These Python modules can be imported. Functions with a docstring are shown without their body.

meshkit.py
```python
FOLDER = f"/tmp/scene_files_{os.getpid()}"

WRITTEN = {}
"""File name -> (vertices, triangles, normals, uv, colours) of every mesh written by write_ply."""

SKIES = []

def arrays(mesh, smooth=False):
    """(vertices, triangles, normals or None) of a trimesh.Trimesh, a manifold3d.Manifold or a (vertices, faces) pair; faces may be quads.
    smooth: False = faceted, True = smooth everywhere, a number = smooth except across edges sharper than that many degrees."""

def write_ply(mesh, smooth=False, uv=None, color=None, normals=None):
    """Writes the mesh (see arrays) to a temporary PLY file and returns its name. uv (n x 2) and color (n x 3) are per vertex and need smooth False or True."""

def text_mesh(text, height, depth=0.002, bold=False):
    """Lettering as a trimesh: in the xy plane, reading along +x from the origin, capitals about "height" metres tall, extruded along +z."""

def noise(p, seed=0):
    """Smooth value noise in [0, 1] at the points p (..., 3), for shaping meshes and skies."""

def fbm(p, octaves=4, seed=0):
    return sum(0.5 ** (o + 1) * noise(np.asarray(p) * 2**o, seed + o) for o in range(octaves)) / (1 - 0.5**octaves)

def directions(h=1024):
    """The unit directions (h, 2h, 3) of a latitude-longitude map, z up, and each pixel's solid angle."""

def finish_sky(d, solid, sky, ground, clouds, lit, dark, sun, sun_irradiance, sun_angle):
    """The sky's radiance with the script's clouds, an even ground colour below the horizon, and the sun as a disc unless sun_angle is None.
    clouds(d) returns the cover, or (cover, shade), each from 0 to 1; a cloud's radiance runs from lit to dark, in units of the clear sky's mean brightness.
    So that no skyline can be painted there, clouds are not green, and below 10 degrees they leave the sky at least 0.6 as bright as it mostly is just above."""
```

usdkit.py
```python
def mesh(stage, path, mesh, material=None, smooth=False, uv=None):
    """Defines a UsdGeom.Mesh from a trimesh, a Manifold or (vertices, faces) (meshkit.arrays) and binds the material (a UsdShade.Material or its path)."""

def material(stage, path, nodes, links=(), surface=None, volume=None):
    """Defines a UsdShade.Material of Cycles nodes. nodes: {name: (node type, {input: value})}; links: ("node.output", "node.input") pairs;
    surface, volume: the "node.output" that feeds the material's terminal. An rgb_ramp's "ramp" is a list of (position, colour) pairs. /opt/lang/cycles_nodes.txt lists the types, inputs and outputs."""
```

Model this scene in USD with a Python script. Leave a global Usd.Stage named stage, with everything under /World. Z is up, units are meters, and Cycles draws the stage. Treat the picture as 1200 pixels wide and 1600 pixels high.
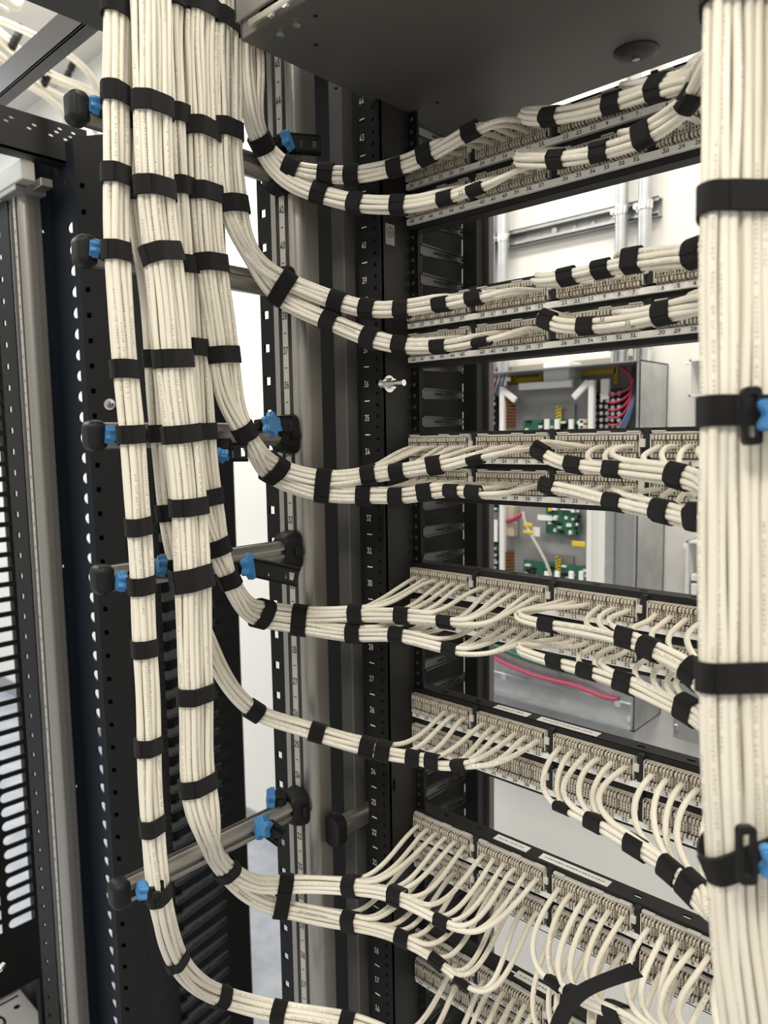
import math, random
import numpy as np
import trimesh
from shapely.geometry import Polygon, MultiPoint, Point, box as sbox
from shapely.ops import unary_union
from shapely import affinity
from scipy.interpolate import CubicSpline
from scipy.ndimage import gaussian_filter1d
from pxr import Usd, UsdGeom, UsdLux, UsdShade, Gf, Sdf
import usdkit, meshkit

# ------------------------------------------------------------------ stage, camera, light, exposure
stage = Usd.Stage.CreateInMemory()
UsdGeom.SetStageUpAxis(stage, UsdGeom.Tokens.z)
UsdGeom.SetStageMetersPerUnit(stage, 1.0)
world = UsdGeom.Xform.Define(stage, '/World')
stage.SetDefaultPrim(world.GetPrim())
UsdGeom.Scope.Define(stage, '/World/Looks')
rng = random.Random(7)
nrg = np.random.default_rng(7)

# rack coordinates are millimetres: x along the patch panels, y into the rack, z up from the top label strip.
F_PX = 1150.66628
CAM = np.array([643.1356534, -764.5316442, -325.4157761])
ROT = np.array([[0.735383536, 0.677469988, -0.015667467], [0.056335257, -0.08415861, -0.994858617], [-0.675305408, 0.730720017, -0.100054303]])
FLOOR = -1900.0


def W(p):
    p = np.asarray(p, float)
    return (p - np.array([0, 0, FLOOR])) / 1000.0


def at(px, py, ax, v):
    """A point of the photograph (1200 x 1600) on a plane of the rack: x = v, y = v, z = v, or c = distance along the view."""
    d = ROT.T @ np.array([(px - 600) / F_PX, (py - 800) / F_PX, 1.0])
    if ax == 'c':
        return CAM + v * d
    k = 'xyz'.index(ax)
    return CAM + (v - CAM[k]) / d[k] * d


def proj(P):
    q = (np.atleast_2d(P) - CAM) @ ROT.T
    return np.c_[600 + F_PX * q[:, 0] / q[:, 2], 800 + F_PX * q[:, 1] / q[:, 2]]


cam = UsdGeom.Camera.Define(stage, '/World/camera')
right, down, fwd = ROT
o = W(CAM)
up = -down
cam.AddTransformOp().Set(Gf.Matrix4d(*right, 0, *up, 0, *(-fwd), 0, *o, 1))
cam.CreateHorizontalApertureAttr(24.0)
cam.CreateVerticalApertureAttr(32.0)
cam.CreateFocalLengthAttr(24.0 * F_PX / 1200.0)
cam.CreateFStopAttr(5.2)
cam.CreateFocusDistanceAttr(0.86)
cam.CreateClippingRangeAttr(Gf.Vec2f(0.01, 100))
cam.CreateExposureAttr(-0.52)

dome = UsdLux.DomeLight.Define(stage, '/World/room_fill_light')
dome.CreateIntensityAttr(0.30)
dome.CreateColorAttr(Gf.Vec3f(1.0, 0.965, 0.90))


def rect_light(name, x, y, z, sx, sy, inten, col):
    """A ceiling luminaire shining down."""
    l = UsdLux.RectLight.Define(stage, '/World/' + name)
    l.CreateWidthAttr(sx)
    l.CreateHeightAttr(sy)
    l.CreateIntensityAttr(inten)
    l.CreateColorAttr(Gf.Vec3f(*col))
    l.AddTranslateOp().Set(Gf.Vec3d(x, y, z))


WARM = (1.0, 0.955, 0.87)
rect_light('aisle_lamp', 0.75, -2.0, 3.27, 1.2, 0.6, 33, WARM)
rect_light('aisle_lamp_001', -1.2, -2.2, 3.27, 1.2, 0.6, 24, WARM)
rect_light('aisle_lamp_002', 2.4, -0.4, 3.27, 1.2, 0.6, 18, WARM)
rect_light('wall_lamp', 0.1, -0.25, 3.27, 1.8, 0.3, 38, WARM)
rect_light('wall_lamp_001', -1.9, 0.3, 3.27, 1.6, 0.3, 28, (1.0, 0.98, 0.95))
rect_light('far_lamp', -3.9, -0.6, 3.27, 1.2, 1.2, 24, (0.86, 0.93, 1.0))

# ------------------------------------------------------------------ naming, tagging, mesh building
USED = {}


def numbered(path):
    n = USED.get(path, 0)
    USED[path] = n + 1
    return path if n == 0 else f'{path}_{n:03d}'


def tag(o, label=None, cat=None, group=None, kind=None):
    o = o if isinstance(o, Usd.Prim) else o.GetPrim()
    for k, v in (('label', label), ('category', cat), ('group', group), ('kind', kind)):
        if v:
            o.SetCustomDataByKey(k, v)
    return o


def thing(name, label, cat, loc=(0, 0, 0), group=None, rotz=0):
    """loc in rack millimetres; the children are given relative to it."""
    x = UsdGeom.Xform.Define(stage, numbered('/World/' + name))
    x.AddTranslateOp().Set(Gf.Vec3d(*[float(c) for c in W(loc)]))
    if rotz:
        x.AddRotateZOp().Set(rotz)
    return tag(x, label, cat, group)


def copy_of(src, label, loc, group=None, rotz=0):
    was = src.GetCustomData()
    r = thing(src.GetName().rstrip('0123456789').rstrip('_'), label, was['category'], loc, group or was.get('group'), rotz)
    r.GetReferences().AddInternalReference(src.GetPath())
    r.SetInstanceable(True)
    return r


class MB:
    """Collects shapes in millimetres; build() makes them one mesh."""

    def __init__(self):
        self.v, self.f, self.n = [], [], 0

    def add(self, v, f):
        v, f = np.asarray(v, float), np.asarray(f, int)
        if f.shape[1] == 4:
            f = np.vstack([f[:, [0, 1, 2]], f[:, [0, 2, 3]]])
        self.v.append(v)
        self.f.append(f + self.n)
        self.n += len(v)
        return self

    def tm(self, m):
        return self.add(m.vertices, m.faces)

    def box(self, x0, y0, z0, x1, y1, z1, c=0.0):
        lo, hi = np.minimum((x0, y0, z0), (x1, y1, z1)).astype(float), np.maximum((x0, y0, z0), (x1, y1, z1)).astype(float)
        if c <= 0:
            v = np.array([[(lo, hi)[i][0], (lo, hi)[j][1], (lo, hi)[k][2]] for i in (0, 1) for j in (0, 1) for k in (0, 1)])
            f = [[0, 1, 3, 2], [4, 6, 7, 5], [0, 4, 5, 1], [2, 3, 7, 6], [0, 2, 6, 4], [1, 5, 7, 3]]
            return self.add(v, f)
        c = min(c, 0.49 * (hi - lo).min())
        pts = []
        for i in (0, 1):
            for j in (0, 1):
                for k in (0, 1):
                    s = np.array([(lo, hi)[i][0], (lo, hi)[j][1], (lo, hi)[k][2]])
                    d = np.array([1 - 2 * i, 1 - 2 * j, 1 - 2 * k]) * c
                    for a in range(3):
                        q = s.copy()
                        for b in range(3):
                            if b != a:
                                q[b] += d[b]
                        pts.append(q)
        return self.tm(trimesh.convex.convex_hull(np.array(pts)))

    def obox(self, A, B, up, w, h, c=0):
        """A bar from A to B, w wide and h high (up gives the direction of h)."""
        A, B, up = np.asarray(A, float), np.asarray(B, float), np.asarray(up, float)
        t = B - A
        L = np.linalg.norm(t)
        t = t / L
        s = np.cross(up, t)
        s /= np.linalg.norm(s)
        u = np.cross(t, s)
        m = MB().box(0, -w / 2, -h / 2, L, w / 2, h / 2, c)
        for v, f in zip(m.v, m.f):
            pass
        v, f = m.merged()
        return self.add(A + v[:, :1] * t + v[:, 1:2] * s + v[:, 2:] * u, f)

    def merged(self):
        return np.vstack(self.v), np.vstack(self.f)

    def cyl(self, A, B, r, n=16, r2=None):
        return self.tube([A, B], [r, r if r2 is None else r2], n)

    def tube(self, P, r, n=10, caps=True):
        P = np.asarray(P, float)
        T = np.gradient(P, axis=0)
        T /= np.linalg.norm(T, axis=1, keepdims=True)
        a = np.array([0.31, 0.17, 0.93])
        if abs(T[0] @ a) > 0.9:
            a = np.array([0.93, 0.31, 0.17])
        N = np.cross(T[0], a)
        N /= np.linalg.norm(N)
        R = np.broadcast_to(np.asarray(r, float), (len(P),))
        ang = np.arange(n) * 2 * math.pi / n
        vs = []
        for i in range(len(P)):
            N = N - (N @ T[i]) * T[i]
            N /= np.linalg.norm(N)
            B = np.cross(T[i], N)
            vs.append(P[i] + R[i] * (np.cos(ang)[:, None] * N + np.sin(ang)[:, None] * B))
        v = np.vstack(vs)
        f = []
        for i in range(len(P) - 1):
            for k in range(n):
                k2 = (k + 1) % n
                f.append([i * n + k, i * n + k2, (i + 1) * n + k2, (i + 1) * n + k])
        self.add(v, f)
        if caps:
            self.add(np.vstack([vs[0], P[:1]]), [[(k + 1) % n, k, n] for k in range(n)])
            self.add(np.vstack([vs[-1], P[-1:]]), [[k, (k + 1) % n, n] for k in range(n)])
        return self

    def prism(self, poly, axis, a0, a1):
        """Extrudes a shapely polygon: axis 'z' (x, y), 'y' (x, z), 'x' (y, z)."""
        for g in getattr(poly, 'geoms', [poly]):
            m = trimesh.creation.extrude_polygon(g, abs(a1 - a0), engine='earcut')
            v = np.array(m.vertices)
            f = np.array(m.faces)
            h = v[:, 2] + min(a0, a1)
            if axis == 'z':
                self.add(np.c_[v[:, 0], v[:, 1], h], f)
            elif axis == 'y':
                self.add(np.c_[v[:, 0], h, v[:, 1]], f[:, ::-1])
            else:
                self.add(np.c_[h, v[:, 0], v[:, 1]], f)
        return self

    def text(self, s, x, y, z, height, depth=0.25, sx=1.0, center=True, rot=False, bold=False):
        """Lettering read by someone who looks along +y; y is the face it lies on."""
        m = meshkit.text_mesh(s, height, depth, bold)
        v = np.array(m.vertices)
        v[:, 0] *= sx
        if center:
            v[:, 0] -= (v[:, 0].min() + v[:, 0].max()) / 2
            v[:, 1] -= height / 2
        if rot:
            v = np.c_[-v[:, 1], v[:, 0], v[:, 2]]
        return self.add(np.c_[x + v[:, 0], y - v[:, 2], z + v[:, 1]], np.array(m.faces))

    def move(self, M=None, t=(0, 0, 0)):
        for i, v in enumerate(self.v):
            self.v[i] = (v if M is None else v @ np.asarray(M, float).T) + np.asarray(t, float)
        return self

    def build(self, name, mat, parent=None, smooth=False, top=False):
        """One mesh. parent: a prim (coordinates relative to it), or None for the world."""
        v, f = self.merged()
        base = '/World' if parent is None else str((parent if isinstance(parent, Usd.Prim) else parent.GetPrim()).GetPath())
        v = v / 1000.0 if parent is not None else W(v)
        m = usdkit.mesh(stage, numbered(base + '/' + name), trimesh.Trimesh(v, f, process=False) if smooth is not True and smooth else (v, f), M[mat], smooth=smooth)
        return m.GetPrim()


# ------------------------------------------------------------------ materials
M = {}


def mat(name, color, rough=0.5, metal=0.0, noise=None, bump=None, spec=0.5, coat=0.0, extra=None, subsurf=0):
    """noise: (scale, colour2) mixes a second tone; bump: (scale, strength, distance)."""
    n = {'p': ('principled_bsdf', {'base_color': color, 'roughness': rough, 'metallic': metal, 'specular_ior_level': spec, 'coat_weight': coat})}
    l = []
    if noise or bump:
        n['tc'] = ('texture_coordinate', {})
    if noise:
        sc, c2 = noise[:2]
        n['nz'] = ('noise_texture', {'scale': sc, 'detail': 5.0, 'roughness': 0.6})
        n['mp'] = ('mapping', {'mapping_type': 'point', 'scale': noise[2] if len(noise) > 2 else (1, 1, 1)})
        n['rp'] = ('rgb_ramp', {'ramp': [(0.3, color), (0.7, c2)]})
        l += [('tc.object', 'mp.vector'), ('mp.vector', 'nz.vector'), ('nz.fac', 'rp.fac'), ('rp.color', 'p.base_color')]
    if bump:
        n['bz'] = ('noise_texture', {'scale': bump[0], 'detail': 3.0})
        n['bp'] = ('bump', {'strength': bump[1], 'distance': bump[2]})
        l += [('tc.object', 'bz.vector'), ('bz.fac', 'bp.height'), ('bp.normal', 'p.normal')]
    M[name] = usdkit.material(stage, '/World/Looks/' + name, n, l, surface='p.BSDF')


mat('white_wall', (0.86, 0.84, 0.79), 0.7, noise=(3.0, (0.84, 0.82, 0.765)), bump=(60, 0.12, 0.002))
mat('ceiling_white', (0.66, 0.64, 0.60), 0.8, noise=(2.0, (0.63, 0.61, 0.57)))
mat('floor_tile', (0.31, 0.33, 0.37), 0.36, noise=(9.0, (0.47, 0.49, 0.535)))
mat('black_metal', (0.010, 0.010, 0.010), 0.55, spec=0.14, bump=(900, 0.15, 0.0004))
mat('dark_metal', (0.021, 0.0205, 0.0195), 0.52, spec=0.2, bump=(900, 0.15, 0.0004))
mat('chassis_metal', (0.085, 0.081, 0.074), 0.45, bump=(700, 0.1, 0.0004))
mat('blue_black_metal', (0.009, 0.013, 0.019), 0.45, spec=0.22)
mat('grey_metal', (0.30, 0.295, 0.28), 0.42, metal=0.6)
mat('aluminium', (0.36, 0.345, 0.315), 0.36, metal=0.85, noise=(30.0, (0.32, 0.305, 0.28), (1, 1, 0.05)))
mat('strip_metal', (0.46, 0.44, 0.40), 0.45, metal=0.35)
mat('galvanised', (0.60, 0.61, 0.61), 0.36, metal=0.75, noise=(22.0, (0.44, 0.455, 0.46)))
mat('zinc', (0.74, 0.74, 0.73), 0.22, metal=1.0)
mat('black_plastic', (0.010, 0.010, 0.010), 0.45, spec=0.2)
mat('finger_plastic', (0.055, 0.055, 0.054), 0.32)
mat('blue_plastic', (0.05, 0.20, 0.43), 0.38)
mat('jack_plastic', (0.66, 0.605, 0.50), 0.22, noise=(320.0, (0.47, 0.42, 0.335)))
mat('bezel_plastic', (0.58, 0.565, 0.52), 0.4)
mat('label_plastic', (0.86, 0.845, 0.80), 0.4)
mat('dark_slot', (0.075, 0.062, 0.048), 0.5)
mat('black_ink', (0.012, 0.012, 0.012), 0.6)
mat('grey_ink', (0.13, 0.125, 0.115), 0.6)
mat('white_ink', (0.72, 0.71, 0.68), 0.6)
mat('white_paint', (0.80, 0.79, 0.76), 0.4)
mat('paper_white', (0.82, 0.81, 0.78), 0.6)
mat('cabinet_grey', (0.33, 0.33, 0.325), 0.45, noise=(4.0, (0.28, 0.28, 0.275)))
mat('cabinet_tan', (0.30, 0.285, 0.25), 0.5)
mat('pcb_green', (0.02, 0.10, 0.065), 0.4, noise=(60.0, (0.035, 0.16, 0.09)))
mat('relay_beige', (0.55, 0.48, 0.38), 0.5)
mat('copper', (0.30, 0.17, 0.09), 0.35, metal=0.9)
mat('red_wire', (0.50, 0.05, 0.12), 0.4)
mat('blue_wire', (0.10, 0.16, 0.30), 0.4)
mat('yellow_tape', (0.72, 0.52, 0.03), 0.5)
mat('rubber', (0.02, 0.02, 0.02), 0.6)
mat('brown_metal', (0.20, 0.19, 0.175), 0.4, metal=0.6)


def strap_material():
    n = {'tc': ('texture_coordinate', {}), 'uv': ('uvmap', {'attribute': 'st'}),
         'w': ('wave_texture', {'wave_type': 'bands', 'bands_direction': 'y', 'profile': 'sine', 'scale': 3.2, 'distortion': 0.6}),
         'nz': ('noise_texture', {'scale': 1800.0, 'detail': 2.0}),
         'm': ('math', {'math_type': 'multiply_add', 'value2': 0.5}),
         'b': ('bump', {'strength': 0.55, 'distance': 0.0006}),
         'p': ('principled_bsdf', {'base_color': (0.0095, 0.009, 0.0085), 'roughness': 0.8, 'sheen_weight': 0.05, 'specular_ior_level': 0.2})}
    l = [('uv.UV', 'w.vector'), ('tc.object', 'nz.vector'), ('w.fac', 'm.value1'), ('nz.fac', 'm.value3'), ('m.value', 'b.height'), ('b.normal', 'p.normal')]
    M['strap_fabric'] = usdkit.material(stage, '/World/Looks/strap_fabric', n, l, surface='p.BSDF')


def cable_material(name, col, col2):
    """Cream jacket with a band of unreadable legend printed along it; st is (metres along, turns around)."""
    n = {'uv': ('uvmap', {'attribute': 'st'}), 's': ('separate_xyz', {}), 'oi': ('object_info', {}), 'tc': ('texture_coordinate', {}),
         'cc': ('math', {'math_type': 'divide', 'value2': 0.0030}), 'ci': ('math', {'math_type': 'floor'}),
         'cf': ('math', {'math_type': 'fraction'}), 'cin': ('math', {'math_type': 'less_than', 'value2': 0.72}),
         'ro': ('math', {'math_type': 'multiply', 'value2': 91.7}), 'cw': ('math', {'math_type': 'add'}),
         'wn': ('white_noise_texture', {'dimensions': '1D'}), 'on': ('math', {'math_type': 'greater_than', 'value2': 0.18}),
         'wd': ('math', {'math_type': 'multiply', 'value2': 6.5}), 'wa': ('math', {'math_type': 'add'}), 'wdn': ('noise_texture', {'dimensions': '1D', 'scale': 1.0, 'detail': 0.0}),
         'wg': ('math', {'math_type': 'greater_than', 'value2': 0.50}),
         'ux': ('math', {'math_type': 'divide', 'value2': 0.00055}), 'uxf': ('math', {'math_type': 'floor'}),
         'vy': ('math', {'math_type': 'multiply', 'value2': 46.0}), 'vyf': ('math', {'math_type': 'floor'}),
         'cell': ('combine_xyz', {}), 'wn2': ('white_noise_texture', {'dimensions': '3D'}), 'c2': ('math', {'math_type': 'greater_than', 'value2': 0.42}),
         'vr': ('math', {'math_type': 'subtract', 'value2': 0.5}), 'va': ('math', {'math_type': 'absolute'}), 'vb': ('math', {'math_type': 'less_than', 'value2': 0.055}),
         'm1': ('math', {'math_type': 'multiply'}), 'm2': ('math', {'math_type': 'multiply'}), 'm3': ('math', {'math_type': 'multiply'}), 'm4': ('math', {'math_type': 'multiply'}),
         'm5': ('math', {'math_type': 'multiply', 'value2': 0.5}),
         'nz': ('noise_texture', {'scale': 25.0, 'detail': 3.0}),
         'base': ('mix', {'color1': col, 'color2': col2}),
         'ink': ('mix', {'color2': (0.16, 0.15, 0.13)}),
         'p': ('principled_bsdf', {'roughness': 0.42, 'specular_ior_level': 0.45})}
    l = [('uv.UV', 's.vector'), ('s.x', 'cc.value1'), ('cc.value', 'ci.value1'), ('cc.value', 'cf.value1'), ('cf.value', 'cin.value1'),
         ('oi.random', 'ro.value1'), ('ci.value', 'cw.value1'), ('ro.value', 'cw.value2'), ('cw.value', 'wn.w'), ('wn.value', 'on.value1'),
         ('s.x', 'wd.value1'), ('wd.value', 'wa.value1'), ('ro.value', 'wa.value2'), ('wa.value', 'wdn.w'), ('wdn.fac', 'wg.value1'),
         ('s.x', 'ux.value1'), ('ux.value', 'uxf.value1'), ('s.y', 'vy.value1'), ('vy.value', 'vyf.value1'),
         ('uxf.value', 'cell.x'), ('vyf.value', 'cell.y'), ('ro.value', 'cell.z'), ('cell.vector', 'wn2.vector'), ('wn2.value', 'c2.value1'),
         ('s.y', 'vr.value1'), ('vr.value', 'va.value1'), ('va.value', 'vb.value1'),
         ('cin.value', 'm1.value1'), ('on.value', 'm1.value2'), ('m1.value', 'm2.value1'), ('wg.value', 'm2.value2'), ('m2.value', 'm3.value1'), ('c2.value', 'm3.value2'),
         ('m3.value', 'm4.value1'), ('vb.value', 'm4.value2'), ('m4.value', 'm5.value1'),
         ('tc.object', 'nz.vector'), ('nz.fac', 'base.fac'), ('base.color', 'ink.color1'), ('m5.value', 'ink.fac'), ('ink.color', 'p.base_color')]
    M[name] = usdkit.material(stage, '/World/Looks/' + name, n, l, surface='p.BSDF')


strap_material()
cable_material('cream_cable', (0.80, 0.75, 0.635), (0.74, 0.69, 0.575))
cable_material('pale_cable', (0.83, 0.79, 0.685), (0.78, 0.735, 0.625))

# ------------------------------------------------------------------ the room
def struct(name, mb, m, smooth=False):
    return tag(mb.build(name, m, smooth=smooth), kind='structure')


X0, X1, Y0, YW, ZC = -6500, 3200, -3200, 950, 1400
struct('floor', MB().box(X0, Y0, FLOOR - 60, X1, YW + 120, FLOOR), 'floor_tile')
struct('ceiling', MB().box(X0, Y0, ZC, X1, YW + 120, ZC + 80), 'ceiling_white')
struct('wall_back', MB().box(X0, YW, FLOOR, X1, YW + 120, ZC), 'white_wall')
struct('wall_left', MB().box(X0 - 120, Y0, FLOOR, X0, YW + 120, ZC), 'white_wall')
struct('baseboard_back', MB().box(X0, YW - 8, FLOOR, -900, YW, FLOOR + 90, 2), 'cabinet_grey')

U = 44.45
U0 = -1854.67                      # height of rack unit label 0


# ------------------------------------------------------------------ silver uprights with their hole strips
def silver_section(dx=0.0, dy=0.0):
    pts = [(-136, -90), (-136, -130), (-126.5, -130), (-126.5, -124), (-118.5, -124), (-118.5, -130), (-107.5, -130), (-107.5, -124.5), (-101, -124.5), (-101, -130), (-97, -130)]
    pts += [(-97 + 14 * math.sin(a), -116 - 14 * math.cos(a)) for a in np.linspace(0.15, math.pi / 2, 9)]
    pts += [(-83, -96), (-92, -90)]
    return affinity.translate(Polygon(pts), dx, dy)


def make_upright(label, z0, z1, dotted=False, holes_at=True):
    t = thing('silver_upright', label, 'rack upright', (-110, -118, 0))
    dx, dy = 110, 118
    MB().prism(silver_section(dx, dy), 'z', z0, z1).build('extrusion', 'aluminium', t, smooth=25)
    MB().box(-118.2 + dx, -130.9 + dy, z0, -107.8 + dx, -130 + dy, z1).build('number_strip', 'strip_metal', t)
    m = MB()
    for n in range(1, 47):
        zz = U0 + U * n
        if z0 < zz < z1:
            if dotted:
                m.box(-114 + dx, -131.1 + dy, zz - 3, -111.5 + dx, -130.8 + dy, zz + 3)
            else:
                m.text(str(n), -113 + dx, -130.9 + dy, zz, 9.0, 0.2, sx=0.6, bold=True)
            m.box(-115.5 + dx, -131.1 + dy, zz + U / 2 - 0.6, -110.5 + dx, -130.8 + dy, zz + U / 2 + 0.6)
    tag(m.build('unit_numbers', 'black_ink', t), kind='stuff')
    if not holes_at:
        return t
    strip = sbox(-178, z0, -142, z1)
    holes = [sbox(-172, c - 5.5, -161, c + 5.5) for c in U0 + U * np.arange(-1, 47) + 9 if z0 + 12 < c < z1 - 12]
    MB().prism(affinity.translate(strip.difference(unary_union(holes)), dx, 0), 'y', -119 + dy, -116 + dy).box(-142 + dx, -119 + dy, z0, -137 + dx, -95 + dy, z1).build('hole_strip', 'black_metal', t)
    return t


TOP = 235
up_a = make_upright('silver aluminium rack upright with unit numbers and black hole strip behind the cable bends', FLOOR + 4, TOP)
up_b = make_upright('silver aluminium upright at the far left, dots down its number strip', FLOOR + 4, 139, True, False)
up_b.GetAttribute('xformOp:translate').Set(Gf.Vec3d(*[float(c) for c in W((-776, -186, 0))]))


def slab_holes(A, B, z0, z1, th, holes=()):
    """An upright sheet from plan point A to B; holes: polygons in (distance along AB, z)."""
    A, B = np.asarray(A, float), np.asarray(B, float)
    L = np.linalg.norm(B - A)
    t = (B - A) / L
    n = np.array([t[1], -t[0]])
    poly = sbox(0, z0, L, z1)
    if len(holes):
        poly = poly.difference(unary_union(list(holes)))
    m = MB().prism(poly, 'y', 0, th)
    v, f = m.merged()
    P = A + v[:, :1] * t - v[:, 1:2] * n
    return np.c_[P, v[:, 2]], f


def dots(cx, z0, z1, step, r, n=8, start=0.0):
    return [Point(cx, c).buffer(r, quad_segs=2) for c in np.arange(z0 + start, z1, step)]


def finger(m, A, B, z, h0, h1, th=5.0):
    """A cable-manager finger from A to B in plan, h0 high at A and h1 at B, with a slot."""
    A, B = np.asarray(A, float), np.asarray(B, float)
    L = np.linalg.norm(B - A)
    t = (B - A) / L
    nn = np.array([t[1], -t[0]])
    poly = Polygon([(0, -h0 / 2), (L, -h1 / 2), (L, h1 / 2), (0, h0 / 2)])
    slots = [sbox(L * a, -h1 * 0.16, L * b, h1 * 0.16) for a, b in ((0.26, 0.44), (0.48, 0.62), (0.84, 0.97))]
    v, f = MB().prism(poly.difference(unary_union(slots)), 'y', 0, th).merged()
    P = A + v[:, :1] * t + v[:, 1:2] * nn
    m.add(np.c_[P, v[:, 2] + z], f)
    # flanges above and below the web, as on a moulded finger
    for s in (-1, 1):
        p0, p1 = np.r_[A, z + s * h0 / 2], np.r_[B, z + s * h1 / 2]
        m.obox(p0 + np.r_[nn * th, 0], p1 + np.r_[nn * th, 0], (0, 0, 1), 7, 1.6)
    return m


# ------------------------------------------------------------------ the black rack that carries the panels
rack = thing('patch_rack', 'black four-post rack with white unit numbers carrying the patch panels', 'rack', (0, 0, 0))
ZB = FLOOR + 4


def add_slab(mb, *a, **k):
    v, f = slab_holes(*a, **k)
    return mb.add(v, f)


add_slab(MB(), (-205, -8), (-40, -8), ZB, TOP, 3, [Point(66, 150).buffer(2.5)]).build('back_plate', 'black_metal', rack)
MB().box(-95, -62, ZB, -71, -40, TOP, 1.5).build('side_post', 'chassis_metal', rack)
rail = MB()
hz = np.arange(U0 + 20 * U - U * 14, TOP - 10, U / 3)
add_slab(rail, (-51, -55), (-12, -55), ZB, TOP, 3, [Point(30, c + 2).buffer(2.6, quad_segs=3) for c in hz])
rail.box(-13.5, -57, ZB, -11, -50, TOP)
rail.build('unit_rail', 'black_metal', rack)
m = MB()
for n in range(8, 47):
    zz = U0 + 0.2 + U * n
    if zz < TOP - 8:
        m.text(str(n), -40.5, -55.2, zz, 8.0, 0.2, sx=0.62)
        m.box(-44, -55.5, zz + U / 2 - 0.7, -35, -55.2, zz + U / 2 + 0.7)
tag(m.build('unit_numbers', 'white_ink', rack), kind='stuff')
col = MB()
zs = [-905, -700]
add_slab(col, (-11, -54), (-11, 2), ZB, TOP, 3, [affinity.scale(Point(9, -802).buffer(4), 0.8, 2.4)])
col.build('column', 'dark_metal', rack)
inner = MB()
add_slab(inner, (-14, 3), (2, 3), ZB, TOP, 3, [Point(7, c).buffer(2.8, quad_segs=3) for c in hz])
inner.build('mounting_rail', 'black_metal', rack)
# the cable manager seen through the gaps between panels: a back sheet, an edge post and its fingers
mgr = MB()
add_slab(mgr, (-66, 66), (-64, 84), ZB, TOP, 4, [])
add_slab(mgr, (-112, 150), (-95, 235), ZB, TOP, 3)
mgr.build('manager_edge', 'dark_metal', rack)
MB().box(-240, 236, ZB, -60, 240, TOP).build('manager_back', 'blue_black_metal', rack)
chain = MB()
for c in np.arange(-1500, TOP, U):
    chain.box(-71, 196, c - 15, -67, 200, c + 15, 1)
    chain.tube([(-63, 196, c - 17), (-57, 196, c - 17), (-57, 196, c - 6), (-63, 196, c - 6)], 1.1, 6)
chain.build('latch_chain', 'zinc', rack)
q = at(703, 800, 'y', 205)
MB().box(q[0] - 1.5, 203, ZB, q[0] + 1.5, 207, TOP).build('edge_trim', 'relay_beige', rack)
for i, c in enumerate(np.arange(-379.5 - 27 * U * 0.9, TOP - 20, U * 0.93)):
    finger(MB(), (-66, 84), (-64, 196), c, 15, 9).build('cable_finger', 'finger_plastic', rack)
MB().box(-46, 165, ZB, -20, 190, TOP, 1.5).build('front_post', 'dark_metal', rack)
MB().box(-22, 186, ZB, -12, 200, TOP, 1).build('post_edge', 'chassis_metal', rack)
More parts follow.
